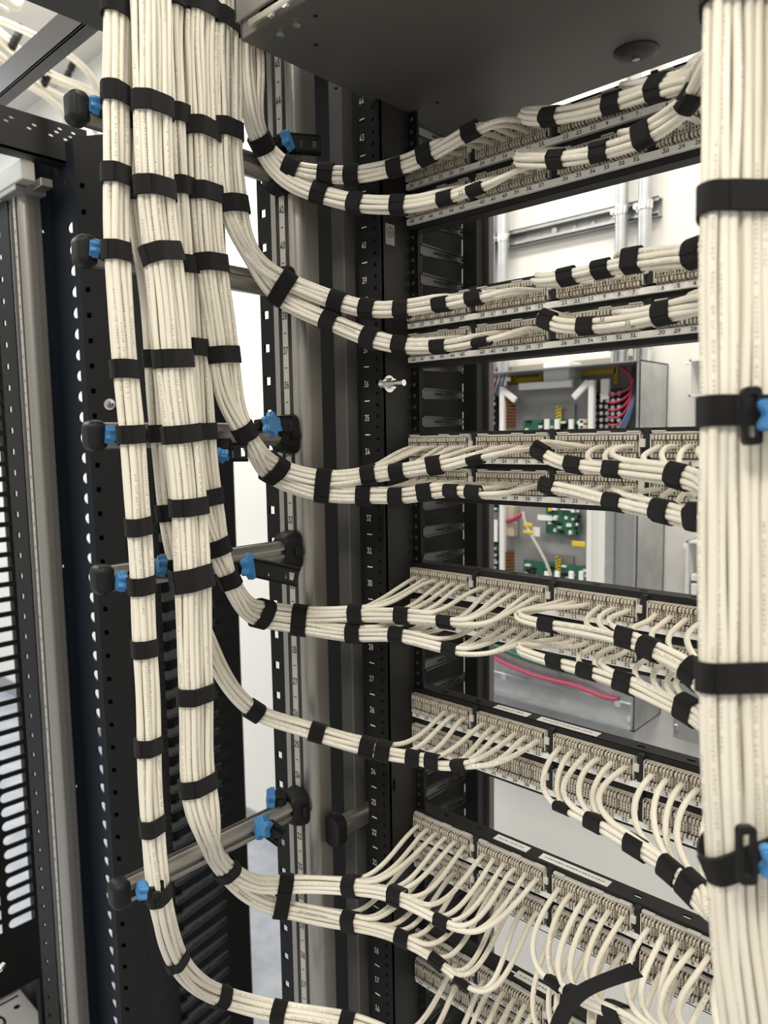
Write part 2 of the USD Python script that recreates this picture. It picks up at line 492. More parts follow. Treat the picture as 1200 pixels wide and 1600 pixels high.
# earthing label, studs and nuts on the column
m = MB().box(-10.9, -46, at(595, 346, 'x', -11)[2] - 26, -10.4, -29, at(595, 346, 'x', -11)[2])
lab = m.build('earth_label', 'cabinet_tan', rack)
zl = at(595, 359, 'x', -10.4)[2]
m = MB()
ring = Point(-37.5, zl).buffer(6.5).difference(Point(-37.5, zl).buffer(5.7))
m.prism(ring, 'x', -10.4, -10.2)
for k, w in enumerate((4.0, 2.6, 1.3)):
    m.box(-10.4, -37.5 - w, zl - k * 1.7 - 0.3, -10.2, -37.5 + w, zl - k * 1.7 + 0.3)
m.box(-10.4, -37.9, zl, -10.2, -37.1, zl + 4.5)
m.build('earth_symbol', 'black_ink', lab)
st = thing('earth_stud', 'shiny zinc threaded stud with nut on the black rack column', 'bolt', at(606, 600, 'x', -10))
MB().cyl((0, 0, 0), (3, 0, 0), 11, 20).build('washer', 'zinc', st, smooth=30)
MB().cyl((3, 0, 0), (10, 0, 0), 7.5, 6).build('nut', 'zinc', st)
MB().cyl((9, 0, 0), (28, 0, 0), 4.2, 14).build('stud', 'zinc', st, smooth=30)
b = tag(MB().cyl(at(596, 600, 'x', -11), at(596, 600, 'x', -11) + (7, 0, 0), 6, 10).build('hex_bolt', 'zinc', None, smooth=30), 'small zinc bolt head beside the threaded stud on the black column', 'bolt')

# ------------------------------------------------------------------ equipment box on top, seen from below
ch = thing('equipment_box', 'large dark grey equipment box at the top, seen from below', 'equipment box', (0, 0, 95))
XL, XR, YN, YF = -22, 448, -256, 112
MB().box(XL, YN, 0, XR, YF, 1.5, 0.5).build('bottom_plate', 'chassis_metal', ch)
MB().box(XL, YN, 1.5, XL + 2, YF, 130).box(XR - 2, YN, 1.5, XR, YF, 130).box(XL, YF - 2, 1.5, XR, YF, 130).box(XL + 2, YN + 4, 128, XR - 2, YF - 2, 130).build('casing', 'chassis_metal', ch)
fp = sbox(XL, 1.5, XR, 130)
MB().prism(fp.difference(unary_union([sbox(XL + 30, 14, XL + 96, 22), sbox(XL + 8, 54, XL + 26, 84)])), 'y', YN + 1, YN + 3).build('front_plate', 'grey_metal', ch)
MB().box(XL - 4, YN - 4, 18, XL + 62, YN + 1, 70, 1).box(XL - 4, YN - 4, 18, XL - 1, YN + 40, 70, 0.6).build('mounting_ear', 'grey_metal', ch)
for px, py in ((425, 20), (448, 5)):
    q = at(px, py, 'y', YN - 4)
    MB().cyl((q[0], YN - 4, q[2] - 95), (q[0], YN - 7, q[2] - 95), 5, 14).build('screw_head', 'zinc', ch, smooth=30)
MB().cyl((XL + 24, YN - 5, 6), (XL + 100, YN - 5, 6), 4, 12).build('hinge_rod', 'zinc', ch, smooth=30)
for px, py in ((438, 51), (463, 37)):
    q = at(px, py, 'z', 95)
    MB().cyl((q[0], q[1], -0.2), (q[0], q[1], -2), 4.5, 14).build('rivet', 'zinc', ch, smooth=30)
for px, py in ((493, 25), (494, 70), (683, 160), (525, 138)):
    q = at(px, py, 'z', 95)
    MB().cyl((q[0], q[1], 0.2), (q[0], q[1], -0.4), 2.5, 10).build('small_hole', 'black_metal', ch)
q = at(994, 85, 'z', 92)
prof = [(0, 0), (24, 0), (24, -1.5), (17, -6), (8, -7), (0, -7)]
a = np.linspace(0, 2 * math.pi, 33)
m = MB()
vv = np.array([(r * math.cos(t), r * math.sin(t), z) for r, z in prof for t in a[:-1]])
ff = [[i * 32 + k, i * 32 + (k + 1) % 32, (i + 1) * 32 + (k + 1) % 32, (i + 1) * 32 + k] for i in range(len(prof) - 1) for k in range(32)]
m.add(vv + (q[0], q[1], 0), ff)
foot = m.build('rubber_foot', 'rubber', ch, smooth=40)
MB().cyl((q[0], q[1], -6.5), (q[0], q[1], -9), 4.2, 12).build('foot_screw', 'zinc', foot, smooth=30)

# ------------------------------------------------------------------ patch panels
GP, OFF = 111.05, [0.0, 15.9, 31.9, 47.9, 64.4, 80.4]
PERIOD = -4 * U


def jack_x(c):
    return GP * (c // 6) + 16.15 * (c % 6)


def make_panel(label, loc, lip=True):
    t = thing('patch_bay', label, 'patch panel', loc, 'rear of the patch panels in the rack')
    fr = MB()
    face = sbox(-30, -54.5, 452, 36.8)
    cut = []
    for r in range(2):
        for g in range(4):
            cut.append(sbox(GP * g - 5, -U * r + 8, GP * g + 86, -U * r + 28))
    fr.prism(face.difference(unary_union(cut)), 'y', 0.5, 3)
    fl = sbox(-24, 1, 450, 24)
    slots = [sbox(x, 10, x + 9, 15) for x in np.arange(30, 440, 55.5)]
    fr.prism(fl.difference(unary_union(slots)), 'z', 34.6, 36.8).prism(sbox(-24, 1, 450, 24), 'z', -54.5, -52)
    for r in range(2):
        for g in range(5):
            x = GP * g - 13.5
            fr.box(x - 3.5, -7, -U * r + 5, x + 3.5, 1, -U * r + 36, 0.6)
    fr.build('panel_frame', 'dark_metal', t)
    for r in range(2):
        zr = -U * r
        s = MB().box(-10, -6.0, zr - 3.8, 431, 0.2, zr + 3.4, 0.3).build('label_strip', 'label_plastic', t)
        m = MB()
        for c in range(24):
            n = (24 if r == 0 else 48) - c
            x = GP * (c // 6) + OFF[c % 6]
            m.text(str(n), x, -6.05, zr - 0.1, 3.8, 0.15, sx=1.0, bold=True)
            if c % 6 in (0, 1, 4, 5):
                m.box(x + (-3.9 if c % 6 < 2 else 3.3), -6.2, zr - 1.9, x + (-3.2 if c % 6 < 2 else 4.0), -6.05, zr - 1.0)
        tag(m.build('port_numbers', 'black_ink', s), kind='stuff')
        for g in range(4):
            x0 = GP * g - 9
            b = MB().box(x0, -0.4, zr + 27, x0 + 106, 0.4, zr + 30).box(x0 + 99, -4, zr + 16, x0 + 101, 0.4, zr + 29)
            if lip:
                b.box(x0, -5, zr + 29.8, x0 + 99, 0.5, zr + 32.2, 0.4)
                for xx in (x0 + 0, x0 + 50, x0 + 84):
                    b.box(xx, -6, zr + 32.2, xx + 14, -1, zr + 33.8)
            b.box(x0 - 0.8, -7, zr + 6, x0 + 0.6, 0.5, zr + 30).box(x0 + 98.2, -7, zr + 6, x0 + 99.6, 0.5, zr + 30)
            b.box(x0 + 99.6, -10, zr + 16, x0 + 106, -3, zr + 25, 0.8)
            b.build('module_bezel', 'bezel_plastic', t)
        for c in range(24):
            x = jack_x(c)
            j = MB().box(x - 7.5, -5, zr + 4.2, x + 7.5, 0.6, zr + 29.2, 0.5).box(x - 6.6, -8.5, zr + 10.6, x + 6.6, -5, zr + 23, 0.8)
            for k in range(4):
                xx = x - 5.7 + 3.8 * k
                for za, zb in ((23.6, 29.0), (4.8, 9.8)):
                    j.box(xx - 1.35, -11.5, zr + za, xx + 1.35, -5, zr + zb, 0.9)
            j = j.build('jack', 'jack_plastic', t)
            s = MB()
            for k in range(4):
                xx = x - 5.0 + 3.3 * k
                for z in (12.4, 16.0, 19.6):
                    s.box(xx - 0.6, -8.75, zr + z - 0.2, xx + 0.6, -8.4, zr + z + 2.3)
            for k in range(5):
                xx = x - 7.6 + 3.8 * k
                s.box(xx - 0.35, -9, zr + 23.4, xx + 0.35, -4.9, zr + 28.8).box(xx - 0.35, -9, zr + 5.0, xx + 0.35, -4.9, zr + 10.2)
            tag(s.build('contact_slots', 'dark_slot', j), kind='stuff')
    return t


ORD = ['first', 'second', 'third', 'fourth', 'fifth', 'sixth', 'seventh', 'eighth', 'ninth', 'tenth', 'eleventh', 'twelfth', 'thirteenth', 'fourteenth', 'fifteenth', 'sixteenth']
panel0 = make_panel('black 48-port patch panel, uppermost in the rack, right under the equipment box', (0, 0, 0))
LBL = ['second patch panel from the top, level with the wall conduits and metal channel',
       'third patch panel from the top, at eye level with its top edge flat',
       'fourth patch panel from the top, in front of the grey control cabinet',
       'fifth patch panel from the top, its lower row of ports left unplugged',
       'sixth patch panel from the top, with white stickers on its top edge',
       'lowest patch panel, cut off by the bottom edge of the picture']
panels = [panel0] + [copy_of(panel0, LBL[k - 1], (0, 0, PERIOD * k)) for k in (1, 2)]
panel3 = make_panel(LBL[2], (0, 0, PERIOD * 3), lip=False)
tag(panel3, group='rear of the patch panels in the rack')
panels += [panel3, copy_of(panel3, LBL[3], (0, 0, PERIOD * 4))] + [copy_of(panel0, LBL[k - 1], (0, 0, PERIOD * k)) for k in (5, 6)]
# printed stickers on the upper flanges
k = 0
for pn, x0, x1 in ((4, 118, 168), (4, 182, 262), (5, 118, 168), (5, 186, 278), (6, 150, 205)):
    zt = PERIOD * pn + 36.8
    wt = {4: 'fifth', 5: 'sixth', 6: 'lowest'}[pn]
    s = thing('sticker', f"{'short' if x1 - x0 < 60 else 'long'} white printed sticker on the top edge of the {wt} patch panel", 'sticker', (x0, 5, zt))
    MB().box(0, 0, 0, x1 - x0, 13, 0.4).build('sheet', 'paper_white', s)
    m = MB()
    x = 6
    while x < x1 - x0 - 8:
        w = rng.uniform(1.2, 3.2)
        m.box(x, 5.6, 0.4, x + w, 7.6 if rng.random() < 0.7 else 7, 0.55)
        x += w + rng.uniform(0.8, 2.2)
    m.build('faint_print', 'grey_ink', s)

# ------------------------------------------------------------------ network cables
NV = np.array([0.68, -0.73, 0.0])
NV /= np.linalg.norm(NV)
CR = 2.85                                   # jacket radius


def resample(P, ds):
    P = np.asarray(P, float)
    d = np.r_[0, np.cumsum(np.linalg.norm(np.diff(P, axis=0), axis=1))]
    n = max(4, int(round(d[-1] / ds)) + 1)
    s = np.linspace(0, d[-1], n)
    return np.c_[[np.interp(s, d, P[:, k]) for k in range(3)]].T, s


class Path:
    def __init__(self, pts):
        P = np.array(pts, float)
        t = np.r_[0, np.cumsum(np.linalg.norm(np.diff(P, axis=0), axis=1) ** 0.75)]
        fine = CubicSpline(t, P)(np.linspace(0, t[-1], 900))
        self.P, self.s = resample(fine, 3.0)
        for k in range(3):
            self.P[:, k] = gaussian_filter1d(self.P[:, k], 3, mode='nearest')
        self.T = np.gradient(self.P, axis=0)
        self.T /= np.linalg.norm(self.T, axis=1, keepdims=True)
        self.U = np.cross(self.T, NV)
        self.U /= np.linalg.norm(self.U, axis=1, keepdims=True)
        self.N = np.cross(self.U, self.T)
        self.px = proj(self.P)

    def near(self, px, py):
        return int(np.argmin(np.hypot(self.px[:, 0] - px, self.px[:, 1] - py)))


def hexslots(n, a=5.45, squash=1.0):
    pts = [((i + 0.5 * (j % 2)) * a, j * a * 0.866) for i in range(-6, 7) for j in range(-6, 7)]
    pts = np.array(pts) + (0.27 * a, 0.13 * a)
    k = np.argsort(np.hypot(pts[:, 0] * squash, pts[:, 1]))[:n]
    q = pts[k]
    return q - q.mean(0)


def tube_uv(P, s, r, nseg, ang0):
    P = np.asarray(P, float)
    T = np.gradient(P, axis=0)
    T /= np.linalg.norm(T, axis=1, keepdims=True)
    A = np.cross(T, NV)
    A /= np.linalg.norm(A, axis=1, keepdims=True)
    B = np.cross(A, T)
    ang = np.linspace(0, 2 * math.pi, nseg + 1) + ang0
    ring = np.cos(ang)[None, :, None] * B[:, None, :] + np.sin(ang)[None, :, None] * A[:, None, :]
    v = (P[:, None, :] + r * ring).reshape(-1, 3)
    uv = np.stack([np.repeat(s / 1000.0, nseg + 1), np.tile(np.linspace(0, 1, nseg + 1), len(P))], 1)
    i = np.arange(len(P) - 1)[:, None] * (nseg + 1) + np.arange(nseg)[None, :]
    i = i.ravel()
    f = np.c_[i, i + nseg + 1, i + nseg + 2, i + 1]
    return v, f, uv


class Cable:
    leave = 1e9


NTH = ['first', 'second', 'third', 'fourth', 'fifth', 'sixth', 'seventh', 'eighth', 'ninth', 'tenth', 'eleventh', 'twelfth']


CABLES = []


def make_cable(P, label, group, mname='cream_cable', nseg=9, r=CR):
    c = Cable()
    c.P, c.s = resample(P, 6.0)
    c.r = r
    c.ang = math.pi + rng.uniform(-1.3, 1.3)
    v, f, uv = tube_uv(c.P, c.s + rng.uniform(0, 900), r, nseg, c.ang)
    m = usdkit.mesh(stage, numbered('/World/network_cable'), (W(v), f), M[mname], smooth=True, uv=uv)
    c.prim = tag(m, label, 'cable', group)
    CABLES.append(c)
    return c


def hermite(P0, T0, P1, T1, n=26):
    t = np.linspace(0, 1, n)[:, None]
    return (2 * t**3 - 3 * t**2 + 1) * P0 + (t**3 - 2 * t**2 + t) * T0 + (-2 * t**3 + 3 * t**2) * P1 + (t**3 - t**2) * T1


def row_bundle(path, cols, k, r, side, trunk_off=None, lead=16, squash=1.0, rad=CR, rise=0.0):
    """The cables of one panel row: they follow the path in a tight pack and leave it one by one for their ports."""
    n = len(cols)
    slots = hexslots(n, a=2 * rad - 0.25, squash=squash)
    updir = -1 if side == 'left' else 1
    order = np.argsort(-slots[:, 0] * updir * 1.0 + slots[:, 1] * 0.75)      # the upper, rack-side ones leave first
    cols = sorted(cols, reverse=(side == 'right'))
    zl = PERIOD * k - U * r
    smax = path.s[-1]
    leave = []
    for c in cols:
        x = jack_x(c)
        xl = x - (lead if side == 'left' else -lead) + rng.uniform(-7, 7)
        d = np.where(path.s > path.s[-1] - 620, path.P[:, 0] if side == 'left' else -path.P[:, 0], -1e9)
        ii = np.nonzero(d >= (xl if side == 'left' else -xl))[0]
        sl = path.s[ii[0]] if len(ii) else smax
        leave.append(min(sl, smax - rng.uniform(0, 10)))
    leave = np.array(leave)
    if side == 'right' and k < 4:
        leave[-3:] = smax - nrg.uniform(0, 8, 3)
    S = path.s
    mean = np.zeros((len(S), 2))
    for i, s in enumerate(S):
        al = leave > s - 1e-6
        if al.any():
            mean[i] = slots[order[al]].mean(0)
        else:
            mean[i] = mean[i - 1]
    mean = gaussian_filter1d(mean, 6, axis=0, mode='nearest')
    out = []
    for q, c in enumerate(cols):
        su, sw = slots[order[q]]
        iend = max(8, int(np.searchsorted(S, leave[q])))
        sl = slice(0, min(iend + 1, len(S)))
        ph = nrg.uniform(0, 6.28, 4)
        ss = S[sl]
        du = su - mean[sl, 0] + 0.55 * np.sin(ss / 47 + ph[0]) + 0.4 * np.sin(ss / 23 + ph[1])
        dw = sw - mean[sl, 1] + 0.55 * np.sin(ss / 53 + ph[2]) + 0.4 * np.sin(ss / 27 + ph[3])
        if trunk_off is not None:
            du = du + trunk_off[sl, 0]
            dw = dw + trunk_off[sl, 1]
        P = path.P[sl] + du[:, None] * path.U[sl] + dw[:, None] * path.N[sl]
        x = jack_x(c)
        J = np.array([x, -7.5, zl + 17.0])
        T0 = P[-1] - P[-3]
        T0 /= np.linalg.norm(T0)
        dist = np.linalg.norm(J - P[-1])
        T1 = np.array([rng.uniform(-0.16, 0.10), 1.0, rng.uniform(-0.10, 0.22)])
        T0 = T0 + np.array([0, 0, rise])
        H = hermite(P[-1], T0 * dist * rng.uniform(0.85, 1.2), J, T1 * dist * rng.uniform(0.8, 1.15))
        P = np.vstack([P, H[1:]])
        wt = ['top', 'second', 'third', 'fourth', 'fifth', 'sixth', 'lowest'][k]
        out.append(make_cable(P, f"cream cable in the {NTH[c if side == 'left' else 23 - c]} port from the {'upright' if side == 'left' else 'near bundle'}, {'upper' if r == 0 else 'lower'} row, {wt} patch panel", f'network cables on the {wt} patch panel', 'pale_cable' if rng.random() < 0.4 else 'cream_cable', r=rad))
        out[-1].leave = leave[q]
    return out


def pts(seq, ax='y'):
    return [at(a[0], a[1], a[3] if len(a) > 3 else ax, a[2]) if len(a) > 2 else a for a in seq]


def trunk_pts(seq, x):
    P = [at(a, b, 'x', x) for a, b in seq]
    first = P[0].copy()
    return [np.array([first[0], first[1] - 1.0, 420.0]), np.array([first[0], first[1], 300.0])] + P


TR = {
    0: (-70, [(386, 20), (388, 70), (390, 120), (393, 165)]),
    1: (-70, [(355, 0), (353, 60), (354, 140), (355, 203), (361, 300), (372, 355)]),
    2: (-72, [(316, 0), (314, 60), (317, 140), (319, 205), (322, 305), (330, 413), (350, 555), (366, 640)]),
    3: (-82, [(283, 0), (282, 60), (284, 120), (286, 195), (290, 300), (297, 415), (306, 560), (313, 677), (323, 775), (338, 850)]),
    4: (-84, [(213, 60), (212, 250), (216, 340), (230, 430), (242, 560), (250, 677), (262, 800), (280, 890), (302, 950)]),
    5: (-48, [(236, 0), (238, 80), (240, 165), (244, 300), (256, 400), (272, 560), (285, 677), (297, 790), (302, 907), (305, 1000), (307, 1083), (311, 1222), (323, 1290)]),
    6: (-70, [(180, 0), (180, 100), (180, 275), (181, 392), (194, 560), (206, 700), (215, 822), (223, 950), (229, 1080), (232, 1200), (237, 1300), (249, 1400)]),
}
ROWS_L = {
    (0, 0): [(410, 221, -180), (452, 262, -150), (510, 273, -122), (555, 274, -106), (620, 262, -92), (668, 243, -86), (735, 208, -84), (775, 190, -78)],
    (0, 1): [(406, 224, -182), (446, 280, -154), (497, 303, -127), (560, 318, -107), (625, 322, -93), (695, 311, -85), (745, 295, -82), (805, 268, -76)],
    (1, 0): [(399, 406, -207), (447, 440, -168), (525, 470, -127), (575, 483, -108), (628, 484, -96), (690, 476, -88), (742, 467, -85), (795, 454, -78)],
    (1, 1): [(397, 409, -207), (434, 461, -172), (516, 503, -131), (580, 530, -110), (628, 541, -98), (687, 543, -88), (752, 532, -84), (805, 519, -78)],
    (2, 0): [(405, 706, -215), (434, 729, -184), (508, 749, -138), (577, 743, -112), (622, 737, -100), (680, 729, -90), (743, 717, -85), (785, 707, -78)],
    (2, 1): [(402, 710, -217), (423, 741, -186), (503, 771, -140), (570, 775, -113), (623, 776, -99), (668, 771, -90), (706, 768, -86), (742, 772, -86), (800, 766, -80)],
    (3, 0): [(378, 934, -238), (412, 951, -196), (470, 959, -156), (558, 960, -123), (632, 963, -103), (697, 972, -95), (750, 976, -90)],
    (3, 1): [(375, 938, -240), (407, 967, -198), (467, 978, -158), (555, 990, -124), (622, 993, -105), (706, 1016, -96), (765, 1020, -90)],
    (4, 0): [(325, 1008, -275), (350, 1060, -243), (396, 1110, -208), (445, 1130, -178), (495, 1145, -152), (540, 1158, -132), (576, 1167, -119), (598, 1174, -110), (650, 1186, -98), (680, 1195, -94), (720, 1198, -91), (765, 1196, -86)],
    (5, 0): [(350, 1349, -258), (400, 1380, -215), (445, 1381, -180), (549, 1385, -136), (620, 1401, -121), (690, 1441, -115), (735, 1456, -111)],
    (5, 1): [(348, 1355, -260), (392, 1399, -217), (440, 1418, -182), (548, 1439, -139), (630, 1468, -123), (683, 1502, -117), (720, 1536, -115), (760, 1552, -110)],
    (6, 0): [(274, 1497, -336), (305, 1536, -296), (345, 1558, -255), (438, 1582, -195), (545, 1600, -150), (620, 1632, -126), (680, 1668, -116), (740, 1700, -112)],
}
L_COLS = {(4, 0): list(range(3, 12)), (6, 0): list(range(4, 12))}
RAD = {4: 3.15, 5: 3.15, 6: 3.6}
BUN = {}
for (k, r), seq in ROWS_L.items():
    x, tr = TR[k]
    tp = trunk_pts(tr, x)
    path = Path(tp + pts(seq))
    ntr = path.near(*tr[-1])
    off = None
    if k not in (4, 6):
        s_end = path.s[ntr]
        w = np.clip((s_end + 45 - path.s) / 90, 0, 1)
        w = w * w * (3 - 2 * w)
        sgn = -1 if r == 0 else 1
        off = np.c_[sgn * 5.6 * w, sgn * 7.0 * w]
    BUN['L', k, r] = (path, row_bundle(path, L_COLS.get((k, r), list(range(12))), k, r, 'left', off, lead=14, rad=RAD.get(k, CR)))

ROWS_R = {
    (0, 0): [(1092, 114, -132), (1030, 138, -106), (955, 163, -90), (860, 182, -82), (815, 188, -74)],
    (0, 1): [(1098, 118, -140), (1080, 152, -126), (1010, 212, -102), (937, 238, -90), (870, 249, -83), (806, 244, -74)],
    (1, 0): [(1110, 389, -137), (1040, 404, -113), (992, 411, -101), (943, 420, -92), (885, 433, -84), (838, 442, -75)],
    (1, 1): [(1112, 466, -137), (1040, 490, -113), (978, 503, -99), (918, 510, -90), (862, 508, -81), (845, 500, -76)],
    (2, 0): [(1110, 757, -140), (1065, 745, -121), (1010, 738, -106), (957, 733, -96), (896, 728, -87), (838, 706, -78)],
    (2, 1): [(1110, 812, -140), (1037, 799, -113), (962, 786, -97), (905, 772, -88), (852, 756, -78)],
    (3, 0): [(1122, 1090, -160), (1085, 1055, -137), (1018, 1015, -114), (978, 1000, -104), (915, 988, -97), (858, 978, -92), (812, 968, -86)],
    (3, 1): [(1122, 1142, -157), (1075, 1112, -134), (1020, 1086, -117), (977, 1068, -107), (918, 1050, -99), (868, 1036, -93), (812, 1020, -87)],
    (4, 0): [(1128, 1432, -162), (1080, 1390, -140), (1050, 1360, -129), (994, 1323, -119), (930, 1285, -109), (880, 1263, -102), (845, 1247, -97), (806, 1228, -90)],
    (5, 0): [(1130, 1672, -160), (1050, 1625, -136), (965, 1582, -119), (900, 1559, -113), (868, 1538, -109), (815, 1505, -100)],
    (5, 1): [(1130, 1760, -158), (1050, 1715, -138), (965, 1672, -123), (900, 1645, -116), (850, 1615, -108), (815, 1595, -102)],
}
R_TRUNK = {0: (502, -196), 1: (504, -206), 2: (506, -228), 3: (508, -246)}
FRONT = [(1151, -160, 462), (1152, 0, 461), (1152, 60, 460), (1148, 330, 458), (1146, 650, 456), (1146, 1050, 458), (1153, 1310, 462), (1166, 1500, 470), (1180, 1640, 478)]
FRONT_B = [(1158, -160, 478), (1158, 0, 478), (1157, 60, 477), (1152, 330, 475), (1150, 650, 473), (1150, 1050, 474), (1155, 1310, 478), (1166, 1500, 484), (1180, 1640, 490)]
for (k, r), seq in ROWS_R.items():
    P = pts(seq)
    zr = P[0][2]
    if k < 4:
        x, y = R_TRUNK[k]
        tp = [np.array([x, y, 420.0]), np.array([x, y, max(320.0, zr + 260)]), np.array([x, y, zr + 130]), np.array([x - 4, y + 10, zr + 62])]
    else:
        fr = [at(a, b, 'c', c) for a, b, c in (FRONT if k == 5 else FRONT_B)]
        if k == 4:
            fr = fr[:-2]
            tp = [fr[0] + (0, 0, 180)] + fr + [np.array([494, -238, -655.0])]
        else:
            tp = [fr[0] + (0, 0, 180)] + fr + [np.array([500, -258, -800.0]), np.array([487, -215, -885.0])]
    path = Path(tp + P)
    off = None
    if k < 4 or k == 5:
        i0 = path.near(*seq[0][:2])
        s_end = path.s[i0] - 60
        w = np.clip((s_end - path.s) / 90, 0, 1)
        w = w * w * (3 - 2 * w)
        sgn = 1 if r == 0 else -1
        off = np.c_[sgn * (5.6 if k < 4 else 10.0) * w, sgn * (7.0 if k < 4 else 0) * w]
    BUN['R', k, r] = (path, row_bundle(path, list(range(12, 24)), k, r, 'right', off, lead=40 if k < 4 else 46, rad=RAD.get(k, CR), rise=0.12))

# ------------------------------------------------------------------ hook-and-loop straps
def crossing(c, P0, n, lim):
    d = (c.P - P0) @ n
    j = np.nonzero(d[:-1] * d[1:] <= 0)[0]
    best = None
    for i in j:
        t = d[i] / (d[i] - d[i + 1] + 1e-12)
        q = c.P[i] + t * (c.P[i + 1] - c.P[i])
        e = np.linalg.norm(q - P0)
        if e < lim and (best is None or e < best[0]):
            best = (e, q)
    return None if best is None else best[1]


def ring_mesh(poly_in, poly_out, width, skew=0.0, arc=None):
    """Closed (or part) band between two polygons, with its own vertices for each face so that it shades crisply."""
    n = 44
    C = np.array(poly_in.centroid.coords[0])

    def loop(p):
        e = p.exterior
        q = np.array([e.interpolate(t, normalized=True).coords[0] for t in np.linspace(0, 1, 160, endpoint=False)])
        a = np.arctan2(q[:, 1] - C[1], q[:, 0] - C[0])
        o = np.argsort(a)
        a, q = a[o], q[o]
        ang = np.linspace(-math.pi, math.pi, n, endpoint=False) if arc is None else np.linspace(arc[0], arc[1], n)
        aa = np.r_[a - 2 * math.pi, a, a + 2 * math.pi]
        qq = np.vstack([q, q, q])
        return np.c_[np.interp(ang, aa, qq[:, 0]), np.interp(ang, aa, qq[:, 1])], ang

    qi, ang = loop(poly_in)
    qo, _ = loop(poly_out)
    wob = skew * np.cos(ang)
    h = width / 2

    def strip(A, B, za, zb):
        va, vb = np.c_[A, za], np.c_[B, zb]
        per = np.r_[0, np.cumsum(np.linalg.norm(np.diff(A, axis=0), axis=1))]
        close = arc is None
        if close:
            va, vb = np.vstack([va, va[:1]]), np.vstack([vb, vb[:1]])
            per = np.r_[per, per[-1] + np.linalg.norm(A[0] - A[-1])]
        m = len(va)
        i = np.arange(m - 1)
        return np.vstack([va, vb]), np.c_[i, i + 1, i + 1 + m, i + m], np.vstack([np.c_[per, 0 * per], np.c_[per, 0 * per + 1]])[:, ::-1]

    return [strip(qo, qo, wob - h, wob + h), strip(qi, qo, wob - h, wob - h), strip(qo, qi, wob + h, wob + h), strip(qi, qi, wob + h, wob - h)]


def strap(cables, P0, n, label, width=19.0, lim=42.0, s0=None, tail=True, skew=None, group=None, th=1.3, name='cable_strap', pad=0.35):
    n = np.asarray(n, float) / np.linalg.norm(n)
    a = NV - (NV @ n) * n
    a /= np.linalg.norm(a)
    b = np.cross(n, a)
    pts2 = []
    rr = CR
    for c in cables:
        if s0 is not None and c.leave < s0 - 10:
            continue
        q = crossing(c, P0, n, lim)
        if q is not None:
            pts2.append(((q - P0) @ a, (q - P0) @ b))
            rr = c.r
    if len(pts2) < 1:
        return None
    poly = MultiPoint(pts2).buffer(rr + pad).convex_hull
    poly = poly.buffer(-5.5).buffer(6.2, quad_segs=12) if poly.buffer(-6.5).area > 4 else poly
    sk = rng.uniform(-1.2, 1.2) if skew is None else skew
    parts = ring_mesh(poly, poly.buffer(th), width, sk)
    if tail:
        s0 = rng.uniform(-1.2, 0.6)
        parts += ring_mesh(poly.buffer(th), poly.buffer(th + 1.0), width - 0.4, sk, (s0, s0 + rng.uniform(0.9, 2.0)))
    V, Fc, UV, k = [], [], [], 0
    for v, f, uv in parts:
        V.append(v)
        Fc.append(f + k)
        UV.append(uv)
        k += len(v)
    V, Fc, UV = np.vstack(V), np.vstack(Fc), np.vstack(UV)
    P = P0 + V[:, :1] * a + V[:, 1:2] * b + V[:, 2:] * n
    m = usdkit.mesh(stage, numbered('/World/' + name), (W(P), Fc), M['strap_fabric'], smooth=True, uv=UV)
    return tag(m, label, 'strap', group)


def at_path(key, px, py):
    path = BUN[key][0]
    i = path.near(px, py)
    return path.P[i], path.T[i]


def s_at(key, px, py):
    path = BUN[key][0]
    return path.s[path.near(px, py)]


def straps_row(key, lst, where):
    for i, (px, py) in enumerate(lst):
        P0, n = at_path(key, px, py)
        if lst[0][0] > lst[-1][0]:
            num = len(lst) - 1 - i
        else:
            num = i
        if key[0] == 'R':
            num = len(lst) - 1 - num
        strap(BUN[key][1], P0, n, f"black strap, {ORD[num]} from the {'upright' if key[0] == 'L' else 'near bundle'}, {where}", s0=s_at(key, px, py))


WT = ['top', 'second', 'third', 'fourth', 'fifth', 'sixth', 'lowest']
ROW_STRAPS_L = {
    (0, 0): [(452, 265), (510, 273), (555, 274), (620, 263), (668, 243), (735, 208)], (0, 1): [(497, 303), (560, 318), (625, 322), (695, 311), (745, 296)],
    (1, 0): [(527, 470), (575, 483), (628, 485), (690, 476), (741, 468)], (1, 1): [(516, 503), (580, 530), (628, 542), (687, 543), (752, 532)],
    (2, 0): [(577, 743), (622, 736), (680, 730), (743, 718)], (2, 1): [(570, 775), (623, 775), (668, 770), (706, 768), (740, 772)],
    (3, 0): [(558, 960), (632, 962), (697, 972)], (3, 1): [(555, 990), (622, 992), (706, 1015)],
    (4, 0): [(396, 1110), (495, 1145), (576, 1167), (598, 1174), (649, 1186), (680, 1196), (720, 1198)],
    (5, 0): [(549, 1385), (620, 1401), (690, 1441)], (5, 1): [(548, 1440), (630, 1468), (683, 1502), (720, 1537)],
    (6, 0): [(275, 1499), (345, 1558), (438, 1582), (545, 1600)]}
ROW_STRAPS_R = {
    (0, 0): [(1030, 138), (955, 163), (860, 182)], (0, 1): [(1083, 150), (1010, 212), (937, 238), (870, 249)],
    (1, 0): [(1090, 395), (992, 411), (943, 420), (885, 433)], (1, 1): [(1040, 490), (918, 510), (855, 505)],
    (2, 0): [(1065, 745), (957, 733), (896, 729), (840, 708)], (2, 1): [(1092, 808), (1037, 799), (962, 786), (855, 757)],
    (3, 0): [(1085, 1055), (1018, 1015), (978, 1000), (858, 977)], (3, 1): [(1075, 1112), (977, 1068), (918, 1050), (868, 1035)],
    (4, 0): [(1080, 1390), (1050, 1360), (994, 1323), (930, 1285), (880, 1263), (845, 1246)], (5, 0): [(965, 1582), (900, 1558), (868, 1534)]}
